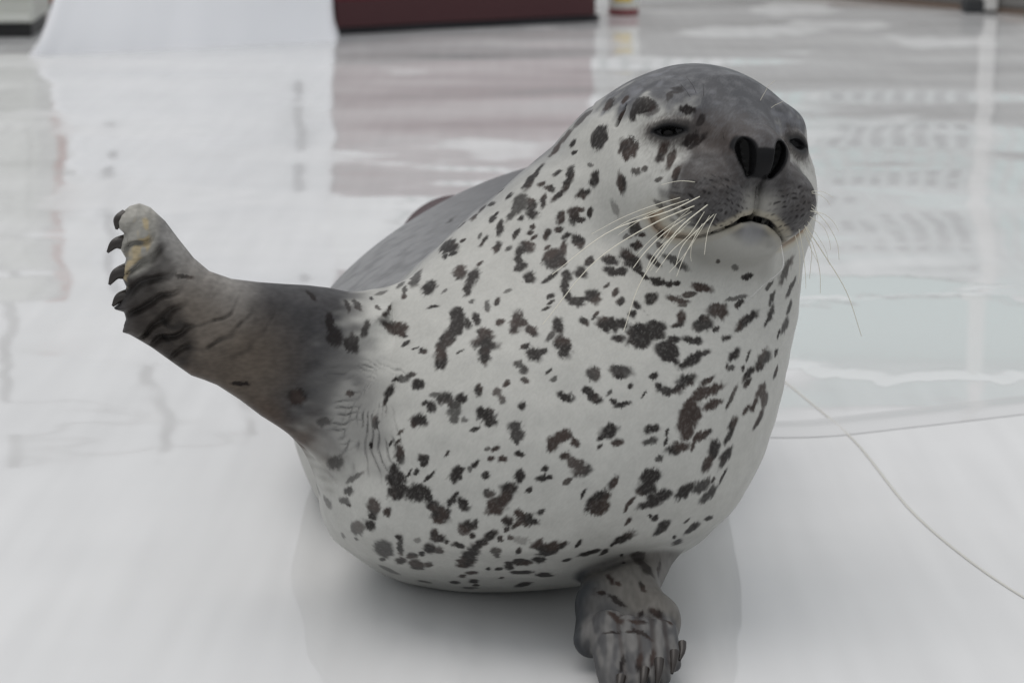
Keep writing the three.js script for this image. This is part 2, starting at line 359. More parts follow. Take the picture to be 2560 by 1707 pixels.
function head(a, b, c) {
  const s = Math.abs(a);
  let d = skull(a, b, c);
  if (d > 0.03 || d < -0.03) return d;
  if (c > 0.0) {
    const es = eyeSlot(s, b, c);
    if (es < 0.02) { d -= 0.0016 * sstep(0.007, 0.002, Math.abs(es - 0.003)); d = groove(d, es, 0.0006, 0.012); }
    if (c > 0.02) {
      const m = line2(a, b, MOUTH), open = 0.0008 + 0.0016 * sstep(0.026, 0.008, s);
      if (m < 0.02) d = groove(d, m, open, 0.003 + 0.009 * sstep(0.06, 0.02, s));
      d = groove(d, hyp(a - 0.002, Math.max(Math.abs(b + 0.038) - 0.017, 0)), 0.0008, 0.002);
      if (c > 0.08) d = smax(d, Math.min(-nostril(a, b) - Math.max(0, 0.116 - c) * 1.5, d + 0.015), 0.003);
      const wx = (s - 0.036) / 0.038, wy = (b + 0.044) / 0.03, ww = 1 - wx * wx - wy * wy;
      if (ww > 0 && c > 0.05) d += 0.0007 * Math.sin(b * 560 + s * 120) * ww + 0.0003 * noise3(a * 200, b * 200, c * 200) * ww;
    }
  }
  return d;
}

// raised fore flipper: a blade with a rounded edge, thick at the shoulder and thin at the claws
const BLADE = [
  [-0.1135, 0.3074], [-0.134, 0.3116], [-0.1546, 0.3116], [-0.1751, 0.3166], [-0.1955, 0.3199], [-0.216, 0.322], [-0.2405, 0.3252], [-0.2644, 0.3297], [-0.284, 0.3381], [-0.2975, 0.3512], [-0.3108, 0.37], [-0.3221, 0.387], [-0.3353, 0.4006], [-0.3449, 0.4051], [-0.3535, 0.403], [-0.3606, 0.3973], [-0.364, 0.3908], [-0.363, 0.3834], [-0.3584, 0.3785], [-0.3618, 0.372], [-0.3625, 0.3646], [-0.3575, 0.3547], [-0.3612, 0.3432], [-0.3614, 0.3366], [-0.358, 0.3279], [-0.3619, 0.3201], [-0.3646, 0.3134], [-0.3704, 0.3085], [-0.3608, 0.3043], [-0.3594, 0.2977], [-0.3631, 0.2856], [-0.3566, 0.2827], [-0.3374, 0.2687], [-0.3181, 0.2529], [-0.3025, 0.2402], [-0.2907, 0.2352], [-0.2788, 0.2294], [-0.2591, 0.2146], [-0.2393, 0.1972], [-0.2188, 0.1822], [-0.1983, 0.1663], [-0.1819, 0.1508], [-0.1674, 0.1391], [-0.1318, 0.1542], [-0.102, 0.2185]
];
const HUB = [-0.2922, 0.3341], PIT = [-0.1561, 0.2131], FAN = [-0.1257, 0.2560], TOES = [[-0.3470, 0.3547], [-0.3409, 0.3300], [-0.3348, 0.3052], [-0.3273, 0.2844]];
function poly(x, y, v) {
  let d = 1e9, s = 1;
  for (let i = 0, n = v.length, j = n - 1; i < n; j = i++) {
    const ex = v[j][0] - v[i][0], ey = v[j][1] - v[i][1], wx = x - v[i][0], wy = y - v[i][1], t = clamp((wx * ex + wy * ey) / (ex * ex + ey * ey), 0, 1);
    d = Math.min(d, (wx - ex * t) ** 2 + (wy - ey * t) ** 2);
    const c1 = y >= v[i][1], c2 = y < v[j][1], c3 = ex * wy > ey * wx;
    if ((c1 && c2 && c3) || (!c1 && !c2 && !c3)) s = -s;
  }
  return s * Math.sqrt(d);
}
function blade(x, y, z) {
  const t = clamp((-0.13 - x) / 0.27, 0, 1);                       // 0 at the shoulder, 1 at the claws
  const zc = lerp(0.055, 0.105, sstep(0, 1, t)) + 0.05 * sstep(0.75, 1, t) * 0.3, full = lerp(0.062, 0.017, Math.pow(t, 0.7)), d2 = poly(x, y, BLADE);
  const e = clamp(-d2 / lerp(0.085, 0.045, t), 0, 1), half = lerp(0.012, full, Math.sqrt(e * (2 - e))), r = Math.min(half, 0.014) * 0.95;
  const ux = Math.max(d2 + r, 0), uz = Math.max(Math.abs(z - zc) - half + r, 0);
  let d = hyp(ux, uz) + Math.min(Math.max(d2 + r, Math.abs(z - zc) - half + r), 0) - r;
  if (z > zc - 0.01 && d > -0.02 && d < 0.02) d += wrinkles(x, y, d2, t);
  return d;
}
const ridge = (p, sharp) => Math.pow(0.5 + 0.5 * Math.cos(p), sharp);
function palmLines(x, y) {                                        // 0..1 depth of the creases of the palm
  const wx = x + 0.006 * noise3(x * 28, y * 28, 2.2), wy = y + 0.006 * noise3(x * 28, y * 28, 7.2);
  const dx = wx - HUB[0], dy = wy - HUB[1], rad = hyp(dx, dy), turn = Math.atan2(dy, dx);
  const heel = ridge(rad * 330 + turn * 1.2, 7) * sstep(0.030, 0.045, rad) * sstep(0.088, 0.07, rad) * sstep(-0.25, -0.6, turn) * sstep(-2.6, -2.1, turn) * (0.45 + 0.55 * sstep(-0.2, 0.5, noise3(x * 45, y * 45, 5.5)));
  const toes = ridge((wy - 0.62 * wx) * 300 + 1.0, 2.2) * sstep(0.045, 0.012, line2(x, y, TOES));
  return [heel, toes];
}
function wrinkles(x, y, d2, t) {
  const [heel, toes] = palmLines(x, y), edge = sstep(0, 0.012, -d2);
  return (0.0030 * heel + 0.0075 * toes * sstep(0, 0.006, -d2)) * edge;
}
function pitLines(x, y) {                                         // 0..1 depth of the fine folds in the armpit
  const wx = x + 0.0022 * noise3(x * 55, y * 55, 1.1), wy = y + 0.0022 * noise3(x * 55, y * 55, 6.1);
  const ax = (x - PIT[0]) / 0.030, ay = (y - PIT[1]) / 0.05, a = sstep(1.1, 0.3, hyp(ax, ay)) * ridge(wy * 950 - wx * 260, 4) * sstep(FAN[0] - 0.006, FAN[0] - 0.026, x);
  const dx = wx - FAN[0], dy = wy - FAN[1], turn = Math.atan2(-dy, dx), rad = hyp(dx, dy);
  const b = sstep(0.012, 0.03, rad) * sstep(0.13, 0.07, rad) * sstep(1.05, 1.3, turn) * sstep(2.3, 1.9, turn) * ridge(turn * 52 + 20 * noise3(x * 14, y * 14, 3.3) * 0.3, 5);
  const c = sstep(1, 0.3, hyp((x - FAN[0] - 0.006) / 0.032, (y - FAN[1] + 0.004) / 0.014)) * ridge(wy * 1400 + wx * 360, 4);
  return Math.max(a, b, c) * sstep(-0.45, 0.45, noise3(x * 38, y * 38, 8.8));
}

// planted fore flipper
const ARM = { fore: [[[0.0942, 0.0541, 0.07], [0.0839, 0.0439, 0.185], 0.026, 0.022], [[0.1273, 0.0651, 0.08], [0.1104, 0.0511, 0.175], 0.03, 0.022], [[0.0839, 0.0439, 0.185], [0.0725, 0.0283, 0.235], 0.023, 0.017], [[0.1104, 0.0511, 0.175], [0.1302, 0.041, 0.22], 0.024, 0.022], [[0.1302, 0.041, 0.22], [0.1419, 0.0309, 0.245], 0.019, 0.008], [[0.1, 0.046, 0.185], [0.1039, 0.0337, 0.235], 0.023, 0.013]],
  digit: [[[0.0879, 0.0375, 0.24], [0.0901, 0.0041, 0.312], 0.0195, 0.012], [[0.1043, 0.0429, 0.25], [0.1105, 0.0072, 0.315], 0.0128, 0.009], [[0.1179, 0.0436, 0.252], [0.1224, 0.0101, 0.312], 0.011, 0.008], [[0.1284, 0.0424, 0.252], [0.1324, 0.0169, 0.303], 0.0105, 0.0075], [[0.1383, 0.0401, 0.25], [0.1428, 0.0236, 0.288], 0.0105, 0.007]] };
function arm(x, y, z) {
  let d = 1e9;
  for (const [a, b, ra, rb] of ARM.fore) d = smin(d, cone(x, y, z, a, b, ra, rb), 0.014);
  for (const [a, b, ra, rb] of ARM.digit) d = smin(d, cone(x, y, z, a, b, ra, rb), 0.004);
  return d;
}

const ARMBOX = new THREE.Box3(); for (const [a, b] of [...ARM.fore, ...ARM.digit]) { ARMBOX.expandByPoint(new THREE.Vector3(...a)); ARMBOX.expandByPoint(new THREE.Vector3(...b)); }
ARMBOX.expandByScalar(0.09);
function outside(bx, x, y, z) { return hyp(Math.max(bx.min.x - x, 0, x - bx.max.x), Math.max(bx.min.y - y, 0, y - bx.max.y), Math.max(bx.min.z - z, 0, z - bx.max.z)); }
function sdf(x, y, z) {
  let d = chest(x, y, z) + 0.0016 * noise3(x * 8, y * 8, z * 8) + 0.0011 * noise3(x * 22, y * 22, z * 22);
  // trunk, hips and tail lying behind
  let trunk = smin(ell(x - 0.005, y - 0.13, z + 0.43, 0.264, 0.27, 0.44), cone(x, y, z, [0.0, 0.13, -0.7], [-0.085, 0.158, -1.05], 0.15, 0.075), 0.06);
  trunk = smax(trunk, -0.447 * x + 0.894 * y - 0.301, 0.10);
  d = smin(d, trunk, 0.02);
  // head
  const hd = hyp(x - HEAD[0], y - HEAD[1], z - HEAD[2]);
  if (hd < 0.26) { const p = toHead(x, y, z); d = smin(d, cone(x, y, z, [0.1763, 0.428, -0.03], [0.1504, 0.4234, -0.05], 0.084, 0.0815), 0.02); d = smin(d, head(p[0], p[1], p[2]), 0.03); }
  // flippers
  if (x < 0.02) d = smin(d, blade(x, y, z), 0.05);
  const o = outside(ARMBOX, x, y, z);
  if (o < 0.001) d = smin(d, arm(x, y, z), 0.014);
  // skin folds where the raised flipper meets the chest
  if (x < -0.06 && x > -0.26 && z > 0.0 && d > -0.02 && d < 0.02) d += 0.0015 * pitLines(x, y);
  // ear hole: a slit behind the eye
  if (EAR.length) { const q = cone(x, y, z, EAR[0], EAR[1], 0, 0); if (q < 0.02) { d -= 0.0016 * sstep(0.009, 0.003, q) * (x > EAR[0][0] ? 1 : 0.2); d = groove(d, q, 0.0020, 0.009); } }
  return smax(d, 0.002 - y, 0.012);
}
const EAR = [[0.1067, 0.4887, 0.0492], [0.0978, 0.4723, 0.0558]];
function grad(x, y, z, e) {
  const gx = sdf(x + e, y, z) - sdf(x - e, y, z), gy = sdf(x, y + e, z) - sdf(x, y - e, z), gz = sdf(x, y, z + e) - sdf(x, y, z - e);
  return [gx / (2 * e), gy / (2 * e), gz / (2 * e)];
}

// ---- markings: every dark spot sits on the coat at its own place
// each spot: x, y, z and the two half lengths in millimetres, turn in degrees against the horizontal, strength
const SPOTS = [];
function spots(region, list) { for (let i = 0; i < list.length; i += 7) SPOTS.push(list.slice(i, i + 7)); }
spots('face and brow', [
  120, 493, 72, 13.7, 8.7, -36, 1, 112, 484, 69, 6.2, 6, -82, 1, 82, 459, 44, 12.8, 10.5, -53, 1, 108, 455, 83, 11.6, 8.1, -45, 1, 106, 449, 85, 6.3, 4.2, -74, 1, 138, 453, 103, 8.6, 4.1, 66, 1,
  146, 447, 109, 8.9, 3.3, 72, 1, 162, 491, 89, 6.1, 3.3, -12, 1, 153, 507, 68, 6.3, 4.9, -81, 0.7, 146, 502, 75, 6.4, 2.6, 68, 0.7, 92, 487, 19, 10.2, 6.2, -75, 1, 101, 423, 94, 8.7, 5.4, -70, 1,
  114, 435, 102, 4.3, 3.2, -25, 0.8, 122, 438, 106, 2.9, 2.4, 6, 0.8, 134, 430, 117, 3.2, 1.7, 26, 0.8, 96, 398, 87, 7, 3.6, -61, 0.3, 114, 382, 96, 7.3, 4.7, 89, 0.9, 58, 448, 9, 3.7, 3.1, -20, 1,
  60, 441, 18, 3.1, 1.6, -24, 1, 74, 433, 48, 3.6, 1.5, -31, 0.6, 43, 440, -14, 9.1, 5.9, 54, 1, 51, 451, -16, 11.6, 6.9, -25, 0.8, 68, 470, -12, 10.9, 10.3, 5, 0.8, 107, 494, 38, 5.2, 3.3, 66, 1,
  135, 407, 119, 4.2, 2.5, -39, 0.6, 150, 437, 125, 7.8, 3.9, 68, 1, 164, 465, 101, 7.8, 4.2, 35, 1, 170, 462, 103, 8.7, 2.6, 40, 1, 174, 481, 93, 5, 2.5, 61, 0.8, 128, 487, 82, 7.2, 2.7, 10, 0.5,
  102, 480, 53, 5.4, 2.6, 55, 1, 116, 364, 92, 3.9, 3.2, 3, 1, 138, 376, 101, 3.1, 2.7, 59, 1, 108, 372, 90, 2.7, 1.8, 14, 0.6,
]);
spots('left shoulder and neck', [
  21, 418, 13, 15.5, 3.3, 58, 1, 16, 413, 16, 9.4, 5.3, 53, 1, 7, 394, 35, 11.6, 7.1, 79, 0.85, 0, 385, 41, 6.1, 3.7, 53, 0.85, 18, 395, 41, 7.3, 4.5, -79, 1, 19, 387, 50, 7.6, 4.6, -66, 1,
  30, 398, 45, 6.4, 2.3, 78, 1, 36, 409, 37, 5.3, 2.6, -40, 1, 28, 412, 29, 3.2, 1.8, -3, 1, 55, 423, 37, 8.1, 4, 87, 1, 52, 414, 42, 7.1, 3.1, 76, 1, 44, 404, 46, 7.3, 2.2, 38, 1,
  43, 423, 27, 3.7, 2.6, 33, 1, 77, 422, 61, 6.7, 5.7, 81, 1, 67, 407, 58, 7.1, 4.3, -2, 1, 46, 385, 63, 6.6, 3.3, 83, 1, 58, 388, 64, 7.8, 4.9, -83, 1, 64, 393, 64, 3.7, 2.4, -14, 1,
  64, 384, 69, 3.8, 2.2, -8, 1, 73, 391, 70, 4.2, 2.3, 80, 1, -3, 398, 16, 4.4, 3.3, 40, 1, -12, 396, -29, 8.4, 2.6, -67, 1, -20, 388, 1, 7, 2.9, -73, 1, -29, 381, -12, 12.6, 4, 85, 1,
  -38, 376, 1, 9.8, 4.3, -84, 1, -19, 379, 32, 5, 3.1, 90, 1, -15, 383, 28, 2.8, 2.2, 53, 1, -11, 374, 49, 8.2, 3.2, 86, 1, 8, 382, 50, 2.6, 2.1, 71, 1, -49, 364, -17, 9, 4, -84, 1,
  -69, 301, -419, 8.4, 3, 78, 1, 4, 369, 61, 4.7, 2, 65, 1, 19, 376, 62, 2.5, 1.8, 58, 1, 17, 371, 66, 2.2, 2, 22, 1, 21, 368, 70, 2.7, 1.1, 40, 1, 33, 371, 71, 5.1, 2.7, 68, 1,
  44, 375, 70, 3, 2.5, -10, 1, 62, 366, 81, 7.6, 4.4, -60, 1, 51, 370, 75, 3.6, 1.9, 31, 1, -62, 352, 26, 19.6, 6.7, -61, 1, -56, 348, 45, 4.8, 2.8, -42, 1, -64, 344, 41, 4.1, 2.4, -76, 1,
  -47, 359, 37, 2.7, 2, -22, 1, -68, 347, -18, 4.5, 2.1, -85, 1, -27, 362, 55, 5.6, 2.5, 59, 1, -31, 365, 47, 2.9, 1.6, 73, 0.7, -14, 358, 68, 5.7, 3.1, 75, 1, -3, 358, 73, 2.8, 2.2, 46, 0.8,
  14, 360, 76, 7, 5.5, -74, 1, 7, 355, 78, 5.6, 3, 70, 1, 6, 349, 86, 6.4, 3.1, -81, 1, 8, 344, 93, 5.5, 4.8, 24, 1, 17, 336, 105, 6.1, 4.6, -74, 1, 38, 351, 92, 11.4, 8.8, -83, 1,
  48, 359, 84, 8, 3, 83, 1, 47, 349, 96, 4, 3.5, -69, 1, 33, 360, 80, 2.5, 1.2, 34, 1, 72, 350, 100, 5.1, 3, 57, 1, 64, 342, 109, 7.1, 4.8, -78, 1, 51, 339, 109, 6.4, 3.9, -84, 1,
  49, 333, 118, 7.3, 3.1, 87, 1, 49, 327, 125, 3.6, 3.4, -32, 1, 37, 338, 109, 6.6, 1.9, 47, 1, 31, 334, 112, 3.8, 1.7, 41, 1, 57, 320, 135, 8.4, 4.2, -39, 1, 51, 324, 129, 5.2, 2.7, -72, 1,
  75, 323, 132, 8.2, 5.8, -82, 1, 65, 322, 134, 4.7, 2.1, 12, 1, 36, 323, 128, 3.5, 2.2, 42, 1, 31, 314, 140, 3.2, 1.2, 42, 1, 36, 319, 134, 2.7, 1, 37, 1, -4, 326, 115, 3.3, 1.3, 25, 0.6,
  -30, 344, 78, 2.5, 1.6, 45, 1, -49, 336, 78, 9.4, 5.1, -75, 1, -37, 333, 92, 10.5, 5, 76, 1, -41, 325, 101, 7.6, 3.5, 80, 1, -92, 325, 45, 18.2, 4.9, 84, 0.85, -78, 321, 77, 10.1, 6.5, -82, 1,
  -102, 316, 67, 5.7, 1.8, 83, 0.8, -102, 312, 74, 2.7, 2.2, 4, 1, -106, 320, 54, 6.8, 2.4, 74, 0.7, -124, 313, 63, 4.3, 2, 17, 0.6, -133, 310, 73, 2.7, 1.4, -86, 1, -146, 306, 82, 8.1, 2.2, -66, 0.8,
  -155, 305, 83, 6.6, 1.6, -75, 0.8, -118, 299, 93, 4, 2.5, 26, 1, -115, 303, 86, 3.8, 1.1, 69, 1, -126, 304, 88, 2.8, 1, -55, 0.8, -107, 286, 100, 11.8, 5.7, -35, 1, -103, 284, 109, 7.7, 3, -47, 1,
  -74, 308, 102, 4.3, 1.3, -12, 1, -63, 321, 91, 2.2, 1.7, 9, 0.6, -37, 315, 116, 2.2, 1.9, 43, 0.7, -23, 313, 125, 5.6, 1.8, -82, 0.7, -14, 317, 122, 3.9, 2, 71, 1, -50, 305, 123, 8.5, 6.1, -56, 1,
  -52, 295, 134, 10.5, 6.6, 84, 1, -59, 286, 141, 9.5, 6.7, 81, 1, -65, 279, 147, 7, 4.8, -70, 1, -65, 272, 154, 6.2, 4.9, -42, 1, -33, 303, 134, 6.4, 2.7, -76, 1, -41, 299, 135, 5.3, 2.6, -65, 1,
  -11, 303, 144, 3.7, 3.1, -49, 1, -25, 292, 152, 8.7, 6, -51, 1, -24, 285, 159, 11.8, 5.6, -24, 1, -25, 277, 167, 9.5, 4.9, 90, 1, 5, 305, 146, 9, 5.1, -81, 1, 3, 299, 152, 6.7, 4.1, 71, 1,
  10, 303, 149, 4.2, 3.5, -73, 1, 18, 297, 158, 6.8, 3.6, -50, 1, 42, 301, 157, 8.6, 4.4, -83, 1, 35, 294, 165, 5.1, 2.3, 56, 0.8, 46, 286, 173, 11.2, 6.2, -72, 1, 20, 279, 176, 7.5, 5.2, -45, 1,
  12, 285, 169, 3.5, 1.8, 33, 1, 27, 281, 176, 4.7, 2.6, 34, 1, -99, 277, 124, 3.8, 2.7, 18, 1, -82, 274, 140, 4.2, 2.6, -22, 1, -89, 275, 133, 2.4, 1.1, 8, 1, -170, 291, 97, 8.6, 2.9, -79, 0.8,
  -166, 280, 102, 9.8, 5.5, -69, 0.8, -149, 275, 108, 8.8, 6.4, -73, 0.85, -137, 288, 104, 7.5, 3.1, 73, 0.85, 66, 305, 155, 4.5, 2.6, -52, 1, 76, 309, 150, 4.2, 1.4, 58, 1, -48, 277, 158, 2.3, 0.9, 23, 1,
]);
spots('throat and right breast', [
  106, 371, 89, 2, 1.7, 5, 0.5, 121, 375, 96, 2.7, 2, 23, 1, 117, 364, 92, 3.6, 2.5, 2, 1, 137, 365, 97, 2.4, 2, 18, 0.8, 91, 352, 101, 6.5, 4.7, -20, 1, 92, 343, 110, 6.7, 4.2, -32, 1,
  101, 343, 110, 5.2, 4.2, 43, 1, 110, 352, 100, 10.7, 6.7, -56, 1, 116, 346, 107, 6.1, 3.9, -70, 1, 122, 340, 114, 5.6, 1.9, -53, 1, 132, 351, 101, 6.9, 2.3, -52, 0.9, 152, 351, 104, 11.2, 3.1, -33, 0.8,
  135, 335, 118, 7.6, 3.6, -15, 1, 145, 333, 119, 3.7, 3.3, 32, 1, 152, 333, 117, 2.9, 1.7, 9, 1, 95, 327, 129, 4.3, 1.9, 64, 1, 100, 321, 137, 4.2, 2.8, 60, 1, 87, 332, 122, 2.6, 0.9, 47, 1,
  128, 322, 132, 6.4, 4.4, 46, 1, 115, 317, 139, 3.6, 3.1, -46, 1, 110, 310, 147, 3.7, 3, 78, 1, 176, 329, 117, 8.3, 3.8, -10, 1, 164, 324, 124, 6.1, 2.4, 19, 0.9, 152, 320, 130, 8.9, 3.4, -14, 0.95,
  157, 316, 134, 3.2, 1.9, 8, 0.8, 155, 306, 144, 6.9, 3.3, 78, 1, 152, 301, 150, 5.6, 2.2, 29, 1, 190, 354, 118, 2.9, 1.5, 89, 0.8, 207, 347, 112, 4.1, 2.3, -80, 0.6, 219, 337, 103, 4.6, 2.1, 11, 1,
  208, 319, 116, 9, 1.6, 19, 0.7, 211, 314, 118, 4.6, 2, 41, 1, 189, 311, 131, 9.6, 5.6, 26, 0.95, 193, 308, 132, 6.2, 4.9, 40, 1, 175, 300, 144, 9, 5.5, 26, 0.95, 176, 304, 141, 5.7, 3, 38, 1,
  218, 300, 122, 13.1, 3.2, 38, 1, 211, 295, 130, 6.4, 2.1, 49, 1, 241, 301, 102, 8.3, 2.2, 63, 0.9, 258, 336, 69, 15.2, 3.6, 52, 0.75, 241, 326, 90, 4.7, 1.3, 42, 0.8, 243, 314, 93, 6.9, 1.7, 64, 0.85,
  264, 320, 70, 10.3, 1.6, 52, 0.8, 261, 302, 78, 6.4, 2.5, 47, 0.85, 257, 287, 89, 8.8, 3.5, 42, 0.85, 250, 282, 100, 3.4, 1.7, 59, 1, 237, 295, 108, 3.5, 1.1, 61, 1, 187, 295, 143, 3, 1.8, 33, 1,
  197, 287, 144, 4.6, 2, 44, 1, 88, 303, 156, 8.8, 7, -20, 1, 100, 303, 155, 5.1, 4.8, 19, 1, 118, 296, 161, 12.5, 8.1, -18, 1, 130, 298, 155, 10.1, 7.2, 26, 1, 116, 289, 166, 10.1, 7.1, -5, 1,
  97, 292, 166, 5.6, 3.6, -11, 1, 134, 294, 159, 5.2, 4, 12, 1, 141, 281, 169, 10.2, 9.8, 24, 1, 148, 290, 160, 5.8, 3.2, 7, 1, 165, 288, 156, 7.8, 3.5, -3, 1, 145, 274, 173, 6.9, 3.9, -27, 1,
  164, 272, 168, 12, 3.8, 39, 1, 173, 276, 162, 6.9, 2.3, 25, 1, 156, 269, 173, 4, 2.4, 9, 1, 204, 273, 149, 7.9, 3.3, 48, 1, 234, 263, 124, 12.3, 6, 32, 0.9, 229, 258, 131, 6.3, 3.8, 18, 1,
  218, 253, 143, 8, 3.2, 40, 1, 217, 245, 145, 4.5, 2.1, 30, 1, 218, 269, 139, 4.2, 1.1, 68, 1, 212, 259, 147, 2.6, 1.2, 66, 1, 201, 262, 157, 3.7, 1.8, 18, 0.8, 196, 264, 159, 2.1, 0.9, 63, 1,
  247, 246, 107, 5.2, 2.3, 57, 1, 247, 265, 106, 3.6, 1.4, 56, 1, 74, 264, 190, 6.3, 4.8, -69, 0.9, 99, 266, 187, 9.3, 4.5, -9, 0.9, 97, 262, 189, 5, 3.2, 3, 1, 128, 261, 185, 3.7, 2.4, 25, 1,
  158, 256, 179, 8.3, 4.4, 20, 1, 142, 248, 188, 9.8, 3.1, -1, 0.95, 132, 253, 188, 3.1, 2.7, -66, 1, 151, 250, 185, 5.5, 2.5, 22, 1, 107, 254, 194, 2.4, 1.5, 52, 1, 119, 246, 195, 2.4, 0.7, 60, 1,
  48, 246, 202, 6.5, 3.4, -21, 1, 69, 250, 198, 4.7, 3.4, -22, 1, 74, 245, 201, 6.3, 3.6, -42, 1, 91, 242, 202, 2.5, 1.9, 4, 1, 99, 239, 202, 6.1, 2, 12, 1, 88, 249, 199, 2.3, 0.9, 51, 0.8,
  178, 254, 172, 5.7, 2, 29, 1, 182, 245, 173, 11.8, 4.1, 20, 1, 170, 243, 180, 8, 4.3, 55, 1, 162, 237, 185, 7.4, 3, 37, 1, 183, 232, 175, 9.4, 3.5, 17, 1, 162, 225, 188, 12.2, 9.3, 49, 1,
  157, 215, 193, 7.1, 5.5, -2, 1, 159, 209, 193, 6.9, 4.3, 29, 1, 202, 236, 159, 9.2, 1.8, 54, 0.85, 198, 229, 163, 3.2, 1.3, 60, 1, 231, 234, 131, 9.3, 4.5, 33, 0.9, 235, 225, 126, 7.8, 6.7, 58, 0.9,
  224, 223, 140, 6.3, 2.9, 41, 1, 216, 220, 147, 4.3, 2.3, 44, 1, 230, 208, 132, 9.3, 3.5, 39, 1, 203, 210, 159, 6.8, 4.3, 43, 1, 201, 201, 162, 4.5, 2.7, 58, 1,
]);
spots('right lower breast', [
  87, 217, 213, 7.2, 5.4, 21, 1, 81, 212, 215, 3.8, 1.5, 30, 1, 95, 207, 215, 4.4, 2.7, 14, 1, 126, 217, 205, 5.8, 3.1, 9, 1, 124, 206, 207, 5.4, 2.6, 8, 0.85, 79, 204, 218, 2, 0.7, 50, 1,
  45, 213, 218, 7.4, 3.5, 15, 1, 50, 215, 217, 4.3, 4, 1, 1, 38, 209, 219, 5.5, 4, 0, 1, 36, 204, 220, 4.3, 3.5, 0, 1, 57, 208, 219, 3.9, 2.7, -40, 1, 48, 196, 221, 4.7, 3.2, -1, 1,
  57, 189, 222, 7.4, 4.8, -21, 0.9, 63, 183, 222, 8, 4.6, 15, 0.9, 50, 173, 222, 3.1, 1.7, 33, 0.9, 30, 185, 223, 2.5, 2, 90, 1, 27, 176, 223, 4.3, 3, 11, 1, 33, 177, 223, 2.5, 2, -4, 1,
  140, 213, 201, 2.5, 1.2, 67, 1, 139, 205, 203, 2.5, 1, 68, 1, 173, 205, 185, 7.9, 3.8, 15, 1, 165, 200, 190, 5.6, 1.5, 72, 1, 178, 207, 181, 3.7, 2.6, 9, 1, 150, 197, 199, 10.5, 4.2, 7, 1,
  133, 189, 206, 3.2, 2.4, 9, 0.85, 185, 191, 176, 7.2, 6.9, -26, 1, 180, 179, 178, 9.4, 4.7, 52, 1, 196, 179, 163, 9.7, 5.9, 38, 1, 198, 198, 164, 5.9, 3.1, 42, 1, 125, 173, 208, 9.1, 6.4, 5, 1,
  123, 163, 207, 8.8, 6.6, -29, 1, 132, 151, 200, 9.9, 5.4, -12, 1, 125, 145, 201, 10, 3.7, -1, 1, 139, 154, 198, 6.6, 4, -16, 1, 118, 160, 209, 5.7, 3.8, -21, 1, 158, 154, 186, 10.2, 5.8, 25, 1,
  154, 150, 187, 6.6, 2.8, -23, 1, 174, 155, 177, 9.4, 6.1, 12, 0.9, 182, 145, 166, 10.2, 5.7, 27, 0.9, 185, 159, 169, 2.5, 1.5, 48, 1, 195, 160, 158, 5.7, 1.8, 50, 1, 77, 149, 216, 10.6, 10, 36, 1,
  82, 157, 218, 6.2, 5.4, -52, 1, 91, 171, 219, 6.2, 3.3, 55, 1, 74, 144, 214, 6.4, 4.9, -13, 1, 64, 161, 220, 3.4, 0.9, 64, 1, 107, 150, 210, 5, 1.6, 53, 1, 103, 143, 208, 3.2, 1.3, 69, 1,
  106, 129, 199, 4, 2, 61, 1, 131, 129, 190, 2.6, 2.4, -6, 1, 126, 132, 194, 2, 1.3, -48, 1, 138, 117, 179, 7.8, 5.8, 72, 1, 135, 112, 177, 4.4, 4, 16, 1, 162, 119, 165, 2.8, 2.1, 28, 1,
  168, 107, 150, 7.1, 5.6, 19, 1, 184, 115, 142, 5.1, 2.2, -39, 1, 155, 90, 136, 10.6, 4.4, -84, 1, 151, 101, 158, 3.3, 1.3, -77, 1, 103, 110, 190, 9.6, 5.8, 28, 1, 94, 104, 188, 4.7, 1.8, 55, 1,
  61, 107, 198, 4.2, 2, 70, 1, 26, 143, 218, 3.3, 1.6, 41, 1, 15, 164, 222, 2.3, 1.5, 37, 1, 71, 93, 182, 9.6, 4.4, 18, 1, 85, 92, 177, 6.3, 2.5, 71, 1, 51, 84, 174, 4.7, 2.9, 53, 1,
]);
